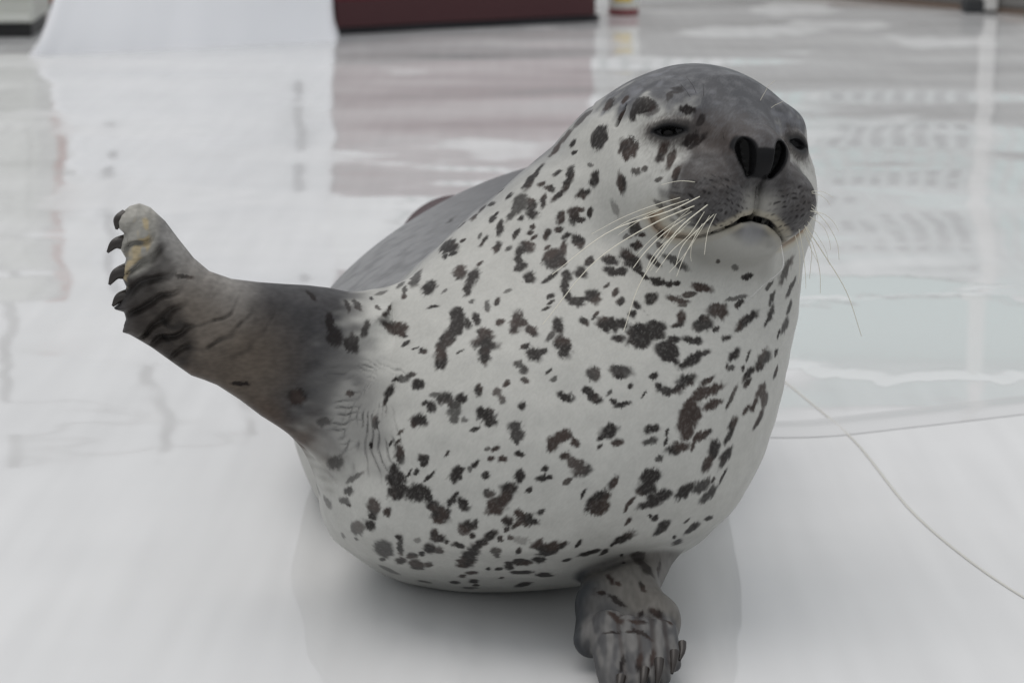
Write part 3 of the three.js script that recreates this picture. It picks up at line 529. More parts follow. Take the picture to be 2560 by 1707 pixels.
spots('left lower breast', [
  -167, 161, 116, 11.7, 5.7, 25, 0.7, -147, 152, 135, 12.1, 1.9, 13, 0.6, -153, 137, 129, 7, 3.2, -2, 0.8, -158, 126, 122, 9, 3.2, 16, 0.7, -153, 124, 129, 3.8, 1.2, 26, 1, -176, 115, 89, 7.9, 4.8, 15, 0.45,
  -189, 121, 56, 13.1, 4.7, 50, 0.35, -128, 131, 159, 8.4, 6.7, 53, 0.9, -129, 122, 157, 4.5, 3.1, 49, 1, -132, 111, 152, 6.9, 4.3, 46, 1, -115, 129, 170, 3.9, 3.1, 48, 1, -145, 103, 135, 14, 5.7, 48, 0.7,
  -147, 88, 120, 3.9, 1.6, 73, 0.7, -161, 83, 92, 6.5, 2.5, 83, 0.5, -103, 185, 174, 7.1, 5.3, -83, 1, -105, 196, 171, 3.4, 1.1, 38, 1, -112, 193, 165, 2.5, 0.9, 50, 1, -102, 205, 171, 2.8, 0.9, 33, 1,
  -126, 207, 148, 3.7, 3.1, -6, 0.7, -130, 186, 147, 2.3, 2, 13, 1, -108, 170, 172, 6.3, 4.6, 4, 1, -107, 161, 175, 10.6, 7.2, 10, 1, -106, 149, 177, 9.7, 6.3, 13, 1, -99, 154, 181, 5.8, 3.6, 12, 1,
  -89, 152, 189, 9.6, 6.4, 21, 1, -82, 156, 193, 6.1, 4.2, 16, 1, -76, 152, 197, 6.8, 4.4, -86, 1, -72, 143, 198, 5.9, 4.7, 40, 1, -65, 135, 199, 9.6, 7.6, 37, 1, -55, 150, 206, 5.1, 2.2, 60, 1,
  -51, 156, 208, 2.7, 1.4, 52, 1, -44, 147, 209, 6.7, 4.3, -38, 1, -81, 186, 191, 5, 3.3, 7, 1, -80, 181, 192, 2.9, 2.4, 18, 1, -87, 172, 188, 3.2, 1.8, 37, 1, -94, 169, 182, 3.8, 0.8, 44, 1,
  -75, 170, 196, 5.5, 1.2, 43, 1, -58, 193, 200, 2.3, 0.7, 52, 1, -49, 179, 208, 4.6, 3.4, 3, 1, -52, 173, 208, 5.4, 4.5, 11, 1, -47, 173, 209, 2.3, 2.1, 24, 1, -33, 186, 212, 3.2, 1.4, 31, 1,
  -38, 181, 211, 2.4, 1.8, 86, 0.7, -24, 177, 216, 3, 2.8, 17, 1, 7, 178, 222, 4.8, 3.8, 32, 1, 6, 173, 222, 2.2, 1.5, 4, 1, -8, 192, 216, 3.7, 2.4, 2, 1, -19, 192, 215, 2.2, 2, 11, 1,
  -15, 201, 214, 3.3, 1.4, 30, 1, -22, 200, 213, 2.2, 1.2, 20, 0.7, 7, 197, 219, 3.3, 2.4, 3, 1, 3, 220, 211, 5.5, 4.9, -9, 0.9, 4, 214, 214, 6, 4.8, -5, 0.9, 4, 208, 216, 2.8, 2.4, -88, 0.9,
  -3, 164, 220, 6.6, 6.3, 43, 1, -9, 154, 218, 11, 5.1, 41, 1, -15, 145, 216, 7.5, 5.1, 11, 1, -21, 160, 217, 4.5, 3.2, 14, 0.9, -17, 150, 216, 5.8, 5.2, 44, 1, 16, 164, 222, 2.5, 1, 54, 1,
  -4, 133, 213, 5.2, 4.1, 80, 1, -5, 124, 210, 2.4, 2.2, 80, 1, 6, 141, 217, 3.9, 3.8, 83, 1, 13, 135, 215, 8, 5.4, -36, 1, 19, 133, 214, 4.3, 3.9, -13, 1, 4, 129, 213, 4.8, 1.8, 41, 1,
  26, 143, 218, 2.8, 1.1, 55, 1, -41, 125, 205, 7.4, 5.6, 56, 1, -43, 120, 202, 5.1, 3.6, 37, 0.8, -33, 129, 209, 3.7, 2, 86, 1, -19, 118, 207, 6.3, 3.5, 52, 1, -27, 110, 202, 5.4, 3.3, 41, 1,
  -36, 116, 202, 3.3, 2.5, 57, 1, -11, 114, 206, 3, 2.2, 89, 1, -1, 115, 207, 2.6, 2.3, 7, 0.85, 8, 113, 206, 6.5, 4, 1, 0.25, -72, 113, 190, 5.9, 3.2, 77, 1, -68, 109, 189, 7.4, 4.5, 40, 1,
  -76, 94, 172, 11, 4.6, 82, 1, -68, 93, 174, 8.6, 3.8, 79, 0.9, -60, 106, 189, 2.6, 1.5, 78, 1, -49, 103, 190, 5.2, 4, -6, 1, -87, 104, 176, 3.2, 2, 58, 0.4, -105, 104, 168, 3.8, 2.2, 70, 1,
  -104, 91, 156, 15.7, 2.6, 88, 0.9, -120, 83, 136, 21.5, 8.7, 81, 0.8, -123, 65, 111, 5.2, 2.2, 76, 0.8, -105, 69, 128, 9.8, 4, 71, 0.9, -94, 80, 147, 7.9, 4, 69, 0.9, -84, 85, 157, 6.3, 2.2, 85, 1,
  -90, 65, 129, 14.6, 6.6, 88, 0.9, -79, 68, 138, 7, 3.6, 71, 0.9, -36, 95, 186, 14.4, 5, 80, 1, -40, 86, 172, 15.6, 6.6, 85, 1, -44, 76, 157, 14.4, 6.5, 74, 1, -31, 104, 198, 3.9, 2.9, 50, 1,
  -15, 99, 196, 5.4, 3.8, 77, 0.8, -14, 92, 187, 6.3, 2.6, 88, 0.8, 6, 100, 197, 4.9, 1.8, 78, 1, 24, 106, 202, 6.6, 6.2, -34, 1, 34, 100, 196, 13.4, 7.4, 61, 1, 44, 105, 200, 7.2, 3.7, 41, 1,
  25, 85, 176, 9, 5.5, -88, 1, 9, 81, 170, 8.2, 7.8, 55, 1, -3, 75, 162, 9.5, 4.2, 87, 1, -38, 59, 134, 8, 4.3, 72, 1, -47, 51, 119, 6.5, 3.1, 82, 1, -37, 40, 99, 9.4, 4.1, 86, 1,
  -55, 34, 86, 8.2, 3.7, 76, 1, -35, 30, 82, 6.3, 2.7, 85, 1, 9, 64, 148, 9.5, 6.6, 10, 1, -10, 51, 126, 4.7, 2, 89, 1, -12, 69, 153, 3.5, 2.8, 75, 1, 31, 58, 139, 9.6, 6.7, -84, 1,
  11, 33, 90, 14.6, 5.2, 72, 1, -85, 24, 54, 7.4, 5.7, 76, 0.7, -119, 40, 66, 17, 9, -75, 0.5, -22, 69, 152, 3.1, 1.3, 88, 1, -40, 21, 62, 8.4, 5.7, 48, 0.7,
]);
spots('middle breast', [
  -65, 269, 157, 8.4, 6, -84, 1, 6, 271, 181, 3.6, 2.8, -11, 0.8, 11, 267, 185, 3.7, 3.5, -42, 0.85, 12, 259, 192, 3.5, 2.6, -6, 0.9, 38, 260, 193, 2.4, 1.3, 41, 0.7, 33, 266, 189, 2.2, 0.7, 46, 1,
  -93, 254, 152, 3.9, 2.5, -3, 0.9, -100, 250, 150, 5.7, 2.6, -17, 0.75, -107, 248, 145, 4.4, 1.6, -1, 1, -113, 237, 146, 6.5, 4.4, 31, 1, -116, 229, 147, 3.7, 2.5, 58, 1, -86, 247, 161, 5.3, 3.8, -26, 1,
  -30, 249, 188, 4.5, 2.7, -87, 1, -5, 255, 190, 2.8, 1.8, 41, 1, -13, 248, 193, 3.1, 2.7, -22, 0.8, -9, 243, 198, 3.7, 2.2, -61, 0.75, -60, 239, 183, 8.3, 4.7, -19, 0.95, -53, 235, 188, 5.8, 4.2, -10, 0.9,
  -46, 241, 188, 4.7, 3.7, -12, 1, -53, 229, 191, 5.3, 3.8, -6, 0.75, -52, 223, 193, 4, 2.8, -6, 0.75, -73, 231, 180, 4.9, 4.3, -38, 1, -79, 234, 175, 3.1, 1.6, 16, 1, -70, 241, 176, 4.6, 1.9, -11, 0.7,
  -85, 218, 179, 7.4, 5.8, -17, 1, -23, 228, 201, 8.3, 5.7, -36, 1, -19, 224, 204, 5.7, 4.6, -10, 1, -28, 232, 197, 3.7, 3.3, -18, 1, -33, 216, 203, 3.6, 1.7, 15, 1, -43, 223, 197, 2.1, 1.8, -11, 0.6,
  9, 238, 205, 3.6, 3, -7, 1, -126, 209, 148, 4.3, 3.8, -51, 0.7,
]);
spots('raised flipper', [
  -202, 222, 105, 7.5, 6.5, 18, 0.8, -151, 229, 121, 3.2, 1.9, 2, 0.8, -176, 200, 111, 6.9, 3.9, 13, 0.5, -255, 235, 106, 6.7, 1.8, -4, 1, -189, 315, 80, 6.7, 2, -55, 1, -303, 339, 113, 5.9, 1.5, -8, 0.7,
]);
spots('planted flipper', [
  117, 83, 153, 6.8, 3.8, -25, 0.75, 126, 74, 171, 9.6, 3.9, 74, 0.85, 137, 67, 149, 10.7, 1.9, 73, 0.8, 119, 68, 205, 6.4, 1.6, -79, 0.85, 97, 69, 199, 2.8, 1.5, -53, 0.9, 82, 63, 206, 3.2, 1.6, -26, 1,
  104, 77, 160, 2, 1.2, -85, 1, 96, 58, 216, 8.2, 2.1, -48, 0.9, 93, 54, 250, 8.4, 2.3, -55, 0.9, 116, 52, 236, 2.7, 2.1, -68, 1, 130, 55, 239, 5.5, 3.2, -35, 1, 140, 50, 249, 4.1, 2.2, -61, 1,
  112, 52, 257, 5.9, 1.6, -11, 1, 116, 45, 269, 7.9, 1.7, -39, 1, 105, 47, 268, 2.7, 1.3, -7, 1, 89, 45, 265, 4.9, 1, 1, 1, 97, 26, 295, 7.2, 1.2, 80, 1, 112, 28, 297, 8.1, 1.9, 80, 1,
  124, 31, 293, 7.4, 1.4, 80, 1,
]);

const CELL = 0.02, spotGrid = new Map();
const NORMALS = [];
for (const s of SPOTS) {
  const p = [s[0] / 1000, s[1] / 1000, s[2] / 1000], g = grad(...p, 0.002), L = hyp(...g), n = g.map((v) => v / L);
  let t = new THREE.Vector3(1, 0, 0).addScaledVector(new THREE.Vector3(...n), -n[0]);
  if (t.length() < 0.15) t = new THREE.Vector3(0, 0, -Math.sign(n[0])).addScaledVector(new THREE.Vector3(...n), Math.sign(n[0]) * n[2]);
  t.normalize();
  const w = new THREE.Vector3(...n).cross(t), a = THREE.MathUtils.degToRad(s[5]), u = t.clone().multiplyScalar(Math.cos(a)).addScaledVector(w, Math.sin(a)), v = new THREE.Vector3(...n).cross(u);
  const spot = { p, n, u: u.toArray(), v: v.toArray(), a: s[3] / 1000, b: s[4] / 1000, w: s[6] };
  const R = Math.max(spot.a, spot.b) * 1.6 + 0.004, lo = p.map((c) => Math.floor((c - R) / CELL)), hi = p.map((c) => Math.floor((c + R) / CELL));
  for (let i = lo[0]; i <= hi[0]; i++) for (let j = lo[1]; j <= hi[1]; j++) for (let k = lo[2]; k <= hi[2]; k++) { const key = (i + 500) * 1000000 + (j + 500) * 1000 + k + 500; if (!spotGrid.has(key)) spotGrid.set(key, []); spotGrid.get(key).push(spot); }
}
function spotAt(x, y, z) {
  const key = (Math.floor(x / CELL) + 500) * 1000000 + (Math.floor(y / CELL) + 500) * 1000 + Math.floor(z / CELL) + 500, list = spotGrid.get(key);
  if (!list) return 0;
  // the edges follow the lie of the hair
  const hx = lerp(0.62, 0.2, sstep(0.0, 0.16, x)), hy = Math.sqrt(1 - hx * hx), al = x * hx + y * hy, ac = x * hy - y * hx;
  const h = 0.0022 * noise3(ac * 420, al * 60, z * 160) + 0.0006 * noise3(ac * 900, al * 120, z * 300), k = 95;
  const wx = x + hx * h + 0.0020 * noise3(x * k, y * k, z * k), wy = y + hy * h + 0.0020 * noise3(x * k + 40, y * k, z * k), wz = z + 0.002 * noise3(x * k, y * k + 40, z * k);
  let m = 0, sum = 0;
  for (const s of list) {
    const k = Math.min(1, 0.25 + s.b / 0.008), dx = x + (wx - x) * k - s.p[0], dy = y + (wy - y) * k - s.p[1], dz = z + (wz - z) * k - s.p[2], u = (dx * s.u[0] + dy * s.u[1] + dz * s.u[2]) / s.a, v = (dx * s.v[0] + dy * s.v[1] + dz * s.v[2]) / s.b, n = (dx * s.n[0] + dy * s.n[1] + dz * s.n[2]) / 0.03;
    const q = Math.sqrt(u * u + v * v + n * n), soft = clamp(0.0021 / Math.min(s.a, s.b), 0.09, 0.38), full = 1.1 + 0.0006 / Math.min(s.a, s.b);
    m = Math.max(m, Math.pow(s.w, 0.6) * sstep(full + soft, full - soft, q));
  }
  return m;
}

// ---- coat colour, linear; folds and digit gaps carry painted shade
const mix3 = (a, b, t) => [a[0] + (b[0] - a[0]) * t, a[1] + (b[1] - a[1]) * t, a[2] + (b[2] - a[2]) * t];
const C = { pale: [0.475, 0.473, 0.444], cream: [0.62, 0.58, 0.47], slate: [0.076, 0.077, 0.083], grey: [0.21, 0.212, 0.22], spot: [0.0085, 0.0055, 0.005], brown: [0.085, 0.06, 0.045], dark: [0.045, 0.045, 0.048], black: [0.012, 0.012, 0.013], tan: [0.118, 0.095, 0.074], straw: [0.46, 0.38, 0.24], rust: [0.2, 0.10, 0.04] };
function coat(x, y, z, n) {
  const f1 = noise3(x * 18, y * 18, z * 18), f2 = noise3(x * 60, y * 60, z * 60), hair = noise3(x * 420 - y * 260, y * 130 + x * 80, z * 200);
  let c = C.pale.map((v) => v * (1 + 0.03 * f1 + 0.035 * f2 + 0.055 * hair));
  // the back is slate grey, mottled, with a ragged edge
  const streak = noise3(x * 45 - y * 30, y * 12 + x * 16, z * 25), back = sstep(0.0, 0.5, n[1] * 0.9 - z * 1.6 - 0.18 + 0.16 * streak + 0.1 * f1);
  c = mix3(c, mix3([0.12, 0.122, 0.129], [0.225, 0.228, 0.236], sstep(-1.3, 1.1, streak + 0.6 * f2 - 3 * (x + 0.1))), back * sstep(0.05, -0.06, z) * 0.9);
  c = mix3(c, C.slate, sstep(-0.12, 0.02, x + 0.05 * streak) * back * sstep(-0.02, -0.1, z) * 0.6);
  c = mix3(c, [0.055, 0.028, 0.03], sstep(-0.88, -0.94, z));
  const hd = hyp(x - HEAD[0], y - HEAD[1], z - HEAD[2]);
  if (hd < 0.3) {
    const [a, b, e] = toHead(x, y, z), s = Math.abs(a), w = 0.012 * f1 + 0.008 * f2;
    // crown and the band that runs down the brow to the nose
    const crown = sstep(0.022, 0.054, b + w - 0.16 * Math.max(-e, 0) + (a > 0 ? 0.01 : 0) + 0.012 * noise3(x * 60 - y * 40, y * 20, z * 40)) * sstep(-0.16, -0.06, e);
    const brow = sstep(0.058, 0.036, s + w) * sstep(-0.012, 0.012, b) * sstep(0, 0.04, e);
    const pads = sstep(1.15, 0.8, hyp((s - 0.026) / 0.048, (b + 0.034) / 0.044) + 9 * w) * sstep(0.035, 0.06, e);
    const bridge = sstep(0.060, 0.038, s + w) * sstep(-0.045, -0.02, b) * sstep(0.035, 0.065, e);
    const d = Math.max(crown, brow, pads * 0.92, bridge);
    const tone = mix3(C.slate, C.grey, clamp(0.25 + 0.5 * f2 + 0.25 * hair + 0.25 * f1, 0, 1) * 0.55);
    c = mix3(c, tone, d);
    c = mix3(c, [0.062, 0.058, 0.057].map((v) => v * (1 + 0.35 * f2 + 0.3 * hair)), Math.max(pads * 0.75, bridge * 0.6) * sstep(0.04, -0.01, b));
    c = mix3(c, [0.20, 0.205, 0.225], crown * sstep(0.2, 0.8, noise3(x * 50, y * 90, z * 50) * 0.7 + f1 * 0.5) * 0.5);
    // pale middle under the nose and along the lips
    const mouth = line2(a, b, MOUTH);
    c = mix3(c, [0.40, 0.39, 0.355], sstep(0.026, 0.008, s) * sstep(-0.026, -0.045, b) * sstep(-0.07, -0.062, b) * sstep(0.05, 0.08, e) * 0.6);
    c = mix3(c, [0.44, 0.40, 0.30], sstep(0.007, 0.002, Math.abs(mouth - 0.003)) * sstep(0.03, 0.06, e) * 0.5);
    // chin fur
    c = mix3(c, [0.27, 0.266, 0.245], sstep(-0.064, -0.078, b) * sstep(0.04, 0.07, e) * sstep(0.056, 0.034, s) * sstep(-0.125, -0.10, b) * 0.7);
    c = mix3(c, C.grey, sstep(0.018, 0.006, hyp(a, b + 0.070)) * sstep(0.07, 0.09, e) * 0.7);
    // eye surrounds
    const es = eyeSlot(s, b, e);
    c = mix3(c, mix3(C.slate, C.brown, 0.6), sstep(0.017, 0.003, es + 0.25 * w + 0.002 * hair) * sstep(0.0, 0.02, e) * 0.75);
    c = mix3(c, C.brown, sstep(0.016, 0.008, hyp((s - 0.037) / 1.3, (b - 0.012))) * sstep(0.03, 0.05, e) * 0.2);
    c = mix3(c, [0.035, 0.032, 0.031], sstep(0.0105, 0.003, es + 0.15 * w + 0.0015 * hair) * sstep(0.0, 0.02, e) * 0.85);
    c = mix3(c, C.black, sstep(0.0042, 0.0016, es) * sstep(0.0, 0.02, e));
    // rust stain at the mouth corners, then a brown shadow painted along the lip line
    c = mix3(c, C.straw, sstep(0.022, 0.004, hyp(s - 0.078, (b + 0.06) * 1.3) + 0.7 * w) * sstep(0.0, 0.03, e) * 0.10);
    c = mix3(c, C.rust, sstep(0.006, 0.001, hyp(s - 0.0765, b + 0.061) + 0.3 * w) * sstep(0.0, 0.02, e) * 0.6);
    c = mix3(c, C.rust, sstep(0.005, 0.0015, mouth) * sstep(0.035, 0.06, s) * sstep(0.0, 0.02, e) * 0.55);
    // follicles
    if (e > 0.05) {
      const gx = s * 140 + b * 26 + 0.5 * noise3(a * 70, b * 70, 3), gy = b * 170 - s * 45 + 0.35 * noise3(a * 60, b * 60, 9), fx = gx - Math.round(gx), fy = gy - Math.round(gy), ok = sstep(1.1, 0.7, hyp((s - 0.042) / 0.034, (b + 0.046) / 0.028));
      c = mix3(c, [0.02, 0.018, 0.018], sstep(0.34, 0.14, hyp(fx * 0.8 - fy * 0.5, fy * 1.1)) * ok * (0.35 + 0.6 * sstep(-0.4, 0.4, noise3(a * 110, b * 110, 5))));
    }
    // dark inside of the mouth, ear hole, nose leather
    if (e > 0.02) c = mix3(c, C.black, sstep(0.0012, 0.0, mouth - (0.0008 + 0.0016 * sstep(0.026, 0.008, s))) * (0.3 + 0.7 * sstep(0.03, 0.018, s)));
if (EAR.length) c = mix3(c, C.black, sstep(0.0034, 0.0015, cone(x, y, z, EAR[0], EAR[1], 0, 0)));
    const leather = Math.min(nostril(a, b) - 0.0022, Math.max(Math.abs(a + 0.0035) - 0.0125, Math.abs(b + 0.008) - 0.014));
    c = mix3(c, [0.009, 0.009, 0.010], sstep(0.0016, -0.0012, leather + 0.0006 * f2) * sstep(0.102, 0.11, e));
    if (e > 0.104) c = mix3(c, [0.005, 0.005, 0.005], sstep(0.0008, -0.0008, nostril(a, b)));
  }
  // the raised flipper darkens from the shoulder outwards
  if (x < -0.1 && y > 0.12 && z > -0.02) {
    const t = sstep(-0.118, -0.185, x - (y < 0.24 ? 0.5 : 0.12) * (y - 0.24) + 0.018 * f1 + 0.012 * noise3(x * 30, y * 90, z * 30));
    const low = sstep(0.25, 0.19, y + 0.02 * f1 + (x + 0.25) * 0.5);
    let p = mix3([0.052, 0.051, 0.053], [0.085, 0.063, 0.05], low);
    p = mix3(p, [0.27, 0.262, 0.25], sstep(0.062, 0.02, cone(x, y, 0, [-0.3099, 0.3506, 0], [-0.2866, 0.3134, 0], 0, 0)));
    p = mix3(p, C.tan, sstep(0.075, 0.01, cone(x, y, 0, [-0.3033, 0.2969, 0], [-0.2514, 0.2552, 0], 0, 0)) * 0.8);
    p = mix3(p, [0.027, 0.023, 0.021], sstep(0.03, 0.014, line2(x, y, [[-0.3423, 0.3506, 0], [-0.3372, 0.3176, 0], [-0.3278, 0.2927, 0], [-0.3162, 0.2719, 0]]) + 0.006 * f1) * (0.75 + 0.25 * f2));
    p = mix3(p, [0.34, 0.33, 0.30], sstep(0.026, 0.014, line2(x, y, [[-0.3428, 0.3977, 0], [-0.3513, 0.3834, 0], [-0.3521, 0.3588, 0]]) + 0.004 * f1));
    p = mix3(p, C.straw, sstep(0.008, 0.003, line2(x, y, [[-0.3411, 0.3895, 0], [-0.3367, 0.3752, 0], [-0.3468, 0.3629, 0], [-0.3545, 0.3485, 0], [-0.3590, 0.3341, 0]]) + 0.003 * f2) * 0.9 * sstep(-0.3, 0.25, noise3(x * 70, y * 70, z * 70)));
    p = p.map((v) => v * (1 + 0.16 * noise3(x * 120, y * 260, z * 120) + 0.15 * f2));
    c = mix3(c, p, t);
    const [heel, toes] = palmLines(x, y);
    c = mix3(c, C.black, t * clamp(heel * 0.55 + toes * 0.35, 0, 0.75));  // palm creases blackened: their shade is painted into the colour
  }
  if (x < -0.06 && x > -0.26 && z > 0) { c = mix3(c, [0.15, 0.148, 0.145], sstep(1.0, 0.25, hyp((x - PIT[0] - 0.005) / 0.06, (y - PIT[1]) / 0.085) + 0.15 * f1 + 0.15 * noise3(x * 30 - y * 50, y * 30, 3)) * 0.6); c = mix3(c, C.dark, pitLines(x, y) * 0.5); }  // grey coat in the armpit, plus shade painted into its folds
  // the planted flipper
  if (outside(ARMBOX, x, y, z) < 0.001 && z > 0.08) {
    const da = arm(x, y, z), t = sstep(0.012, 0.002, da);
    let d1 = 1, d2 = 1;
    for (const [a, b, ra, rb] of ARM.digit) { const q = cone(x, y, z, a, b, ra, rb); if (q < d1) { d2 = d1; d1 = q; } else if (q < d2) d2 = q; }
    const hand = sstep(0.012, 0.002, d1) * sstep(0.215, 0.245, z);
    let p = mix3([0.045, 0.048, 0.053], [0.135, 0.128, 0.117], sstep(-0.035, 0.02, (x - 0.092) + 0.02 * f1 + 0.2 * (y - 0.05)));
    p = mix3(p, mix3([0.075, 0.075, 0.077], [0.145, 0.142, 0.138], sstep(-0.3, 0.5, noise3(x * 90, y * 30, z * 22) + 0.3 * f2)), hand);
    p = mix3(p, [0.04, 0.032, 0.03], sstep(0.0035, 0.0005, d2 - d1) * hand * 0.65);  // shade between the digits, painted into the colour
    c = mix3(c, p.map((v) => v * (1 + 0.15 * noise3(x * 200, y * 80, z * 60))), t);
  }
  const s = spotAt(x, y, z);
  if (s > 0) c = mix3(c, mix3(C.spot, [0.034, 0.021, 0.017], sstep(-0.1, 0.7, f1 + 0.4 * f2)), s * (0.96 - 0.1 * Math.max(0, hair)));
  return c;
}

// ---- mesh: coarse grid -> surface nets -> split where it shows -> colour
function buildSeal() {
  const h = 0.006, lo = [-0.47, -0.012, -1.24], hi = [0.34, 0.56, 0.46], N = [0, 1, 2].map((i) => Math.ceil((hi[i] - lo[i]) / h) + 1), B = 6;
  const F = new Float32Array(N[0] * N[1] * N[2]).fill(1), id = (i, j, k) => (k * N[1] + j) * N[0] + i;
  for (let k = 0; k < N[2]; k += B) for (let j = 0; j < N[1]; j += B) for (let i = 0; i < N[0]; i += B) {
    const d = sdf(lo[0] + (i + B / 2) * h, lo[1] + (j + B / 2) * h, lo[2] + (k + B / 2) * h), far = Math.abs(d) > B * h * 1.5;
    for (let c = k; c < Math.min(k + B, N[2]); c++) for (let b = j; b < Math.min(j + B, N[1]); b++) for (let a = i; a < Math.min(i + B, N[0]); a++)
      F[id(a, b, c)] = far ? d : sdf(lo[0] + a * h, lo[1] + b * h, lo[2] + c * h);
  }
  const V = [], T = [], cell = new Int32Array(F.length).fill(-1);
  for (let k = 0; k + 1 < N[2]; k++) for (let j = 0; j + 1 < N[1]; j++) for (let i = 0; i + 1 < N[0]; i++) {
    let n = 0, sx = 0, sy = 0, sz = 0, any = 0;
    const v = [];
    for (let q = 0; q < 8; q++) { v[q] = F[id(i + (q & 1), j + ((q >> 1) & 1), k + (q >> 2))]; any |= v[q] < 0 ? 1 : 2; }
    if (any !== 3) continue;
    for (let q = 0; q < 8; q++) for (const m of [1, 2, 4]) if (!(q & m) && v[q] < 0 !== v[q | m] < 0) { const t = v[q] / (v[q] - v[q | m]); sx += (q & 1) + (m === 1 ? t : 0); sy += ((q >> 1) & 1) + (m === 2 ? t : 0); sz += (q >> 2) + (m === 4 ? t : 0); n++; }
    cell[id(i, j, k)] = V.length / 3;
    V.push(lo[0] + (i + sx / n) * h, lo[1] + (j + sy / n) * h, lo[2] + (k + sz / n) * h);
  }
  for (let k = 1; k + 1 < N[2]; k++) for (let j = 1; j + 1 < N[1]; j++) for (let i = 1; i + 1 < N[0]; i++) {
    const s = F[id(i, j, k)] < 0;
    const quad = (a, b, c, d, flip) => { if (a < 0 || b < 0 || c < 0 || d < 0) return; if (flip) T.push(a, b, c, a, c, d); else T.push(a, c, b, a, d, c); };
    if (s !== F[id(i + 1, j, k)] < 0) quad(cell[id(i, j - 1, k - 1)], cell[id(i, j, k - 1)], cell[id(i, j, k)], cell[id(i, j - 1, k)], s);
    if (s !== F[id(i, j + 1, k)] < 0) quad(cell[id(i - 1, j, k - 1)], cell[id(i - 1, j, k)], cell[id(i, j, k)], cell[id(i, j, k - 1)], s);
    if (s !== F[id(i, j, k + 1)] < 0) quad(cell[id(i - 1, j - 1, k)], cell[id(i, j - 1, k)], cell[id(i, j, k)], cell[id(i - 1, j, k)], s);
  }
  const settle = (i, most) => { for (let q = 0; q < 2; q++) { const x = V[i * 3], y = V[i * 3 + 1], z = V[i * 3 + 2], d = sdf(x, y, z), g = grad(x, y, z, 0.0008), L2 = Math.max(g[0] * g[0] + g[1] * g[1] + g[2] * g[2], 0.1), s = clamp(d / L2, -most, most); V[i * 3] -= g[0] * s; V[i * 3 + 1] -= g[1] * s; V[i * 3 + 2] -= g[2] * s; } };
  for (let i = 0; i < V.length / 3; i++) settle(i, 0.004);
  // split long edges: finer towards the viewer's side and finest on the face
  let tri = T;
  const want = (x, y, z) => { const hd = hyp(x - HEAD[0], y - HEAD[1], z - HEAD[2] - 0.05); return z < -0.3 ? 1 : hd < 0.14 ? 0.0011 : z > -0.14 ? 0.0019 : 0.004; };
  for (let level = 0; level < 4; level++) {
    const cut = new Map(), next = [];
    const mid = (a, b) => {
      const key = a < b ? a * 4194304 + b : b * 4194304 + a, old = cut.get(key);
      if (old !== undefined) return old;
      const x = (V[a * 3] + V[b * 3]) / 2, y = (V[a * 3 + 1] + V[b * 3 + 1]) / 2, z = (V[a * 3 + 2] + V[b * 3 + 2]) / 2, len = hyp(V[a * 3] - V[b * 3], V[a * 3 + 1] - V[b * 3 + 1], V[a * 3 + 2] - V[b * 3 + 2]);
      let m = -1;
      if (len > want(x, y, z) * 1.35) { m = V.length / 3; V.push(x, y, z); settle(m, len * 0.5); }
      cut.set(key, m);
      return m;
    };
    for (let t = 0; t < tri.length; t += 3) {
      let a = tri[t], b = tri[t + 1], c = tri[t + 2], ab = mid(a, b), bc = mid(b, c), ca = mid(c, a);
      const n = (ab >= 0) + (bc >= 0) + (ca >= 0);
      if (n === 0) next.push(a, b, c);
      else if (n === 3) next.push(a, ab, ca, ab, b, bc, ca, bc, c, ab, bc, ca);
      else {
        for (let r = 0; r < 2 && !(n === 1 ? ab >= 0 : ca < 0); r++) [a, b, c, ab, bc, ca] = [b, c, a, bc, ca, ab];
        if (n === 1) next.push(a, ab, c, ab, b, c);
        else next.push(ab, b, bc, a, ab, bc, a, bc, c);
      }
    }
    if (next.length === tri.length) break;
    tri = next;
  }
  const count = V.length / 3, pos = new Float32Array(V), nor = new Float32Array(count * 3), col = new Float32Array(count * 3);
  for (let i = 0; i < count; i++) {
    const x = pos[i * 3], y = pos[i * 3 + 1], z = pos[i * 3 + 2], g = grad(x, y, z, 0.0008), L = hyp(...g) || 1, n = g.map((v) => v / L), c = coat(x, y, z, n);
    // lie of the fur: tiny tilt of the normal
    const k = 0.03, w = z > -0.3 ? 1 : 0, t1 = w * noise3(x * 300 - y * 140, y * 110 + x * 60, z * 160), t2 = w * noise3(x * 300 - y * 140 + 30, y * 110 + x * 60, z * 160);
    nor[i * 3] = n[0] + k * t1; nor[i * 3 + 1] = n[1] + k * t2; nor[i * 3 + 2] = n[2];
    const M = hyp(nor[i * 3], nor[i * 3 + 1], nor[i * 3 + 2]); for (let q = 0; q < 3; q++) { nor[i * 3 + q] /= M; col[i * 3 + q] = Math.max(0.003, c[q]); }
  }
  const geo = new THREE.BufferGeometry();
  geo.setAttribute('position', new THREE.BufferAttribute(pos, 3)); geo.setAttribute('normal', new THREE.BufferAttribute(nor, 3)); geo.setAttribute('color', new THREE.BufferAttribute(col, 3));
  geo.setIndex(new THREE.BufferAttribute(new Uint32Array(tri), 1));
  return geo;
}
const seal = thing('spotted_seal', [0, 0, 0]);
tag(seal, 'spotted grey seal rearing up on the wet floor with one front flipper raised', 'seal');
const fur = new THREE.MeshPhysicalMaterial({ vertexColors: true, roughness: 0.42, specularIntensity: 0.28 });
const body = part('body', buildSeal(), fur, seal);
// eyes
for (const side of [-1, 1]) {
  const e = part('eye', new THREE.SphereGeometry(BALL[3] * 0.985, 40, 28), mat([0.010, 0.009, 0.009], 0.45, { specularIntensity: 0.4 }), seal);
  e.position.set(...fromHead(side * BALL[0], BALL[1], BALL[2]));
}
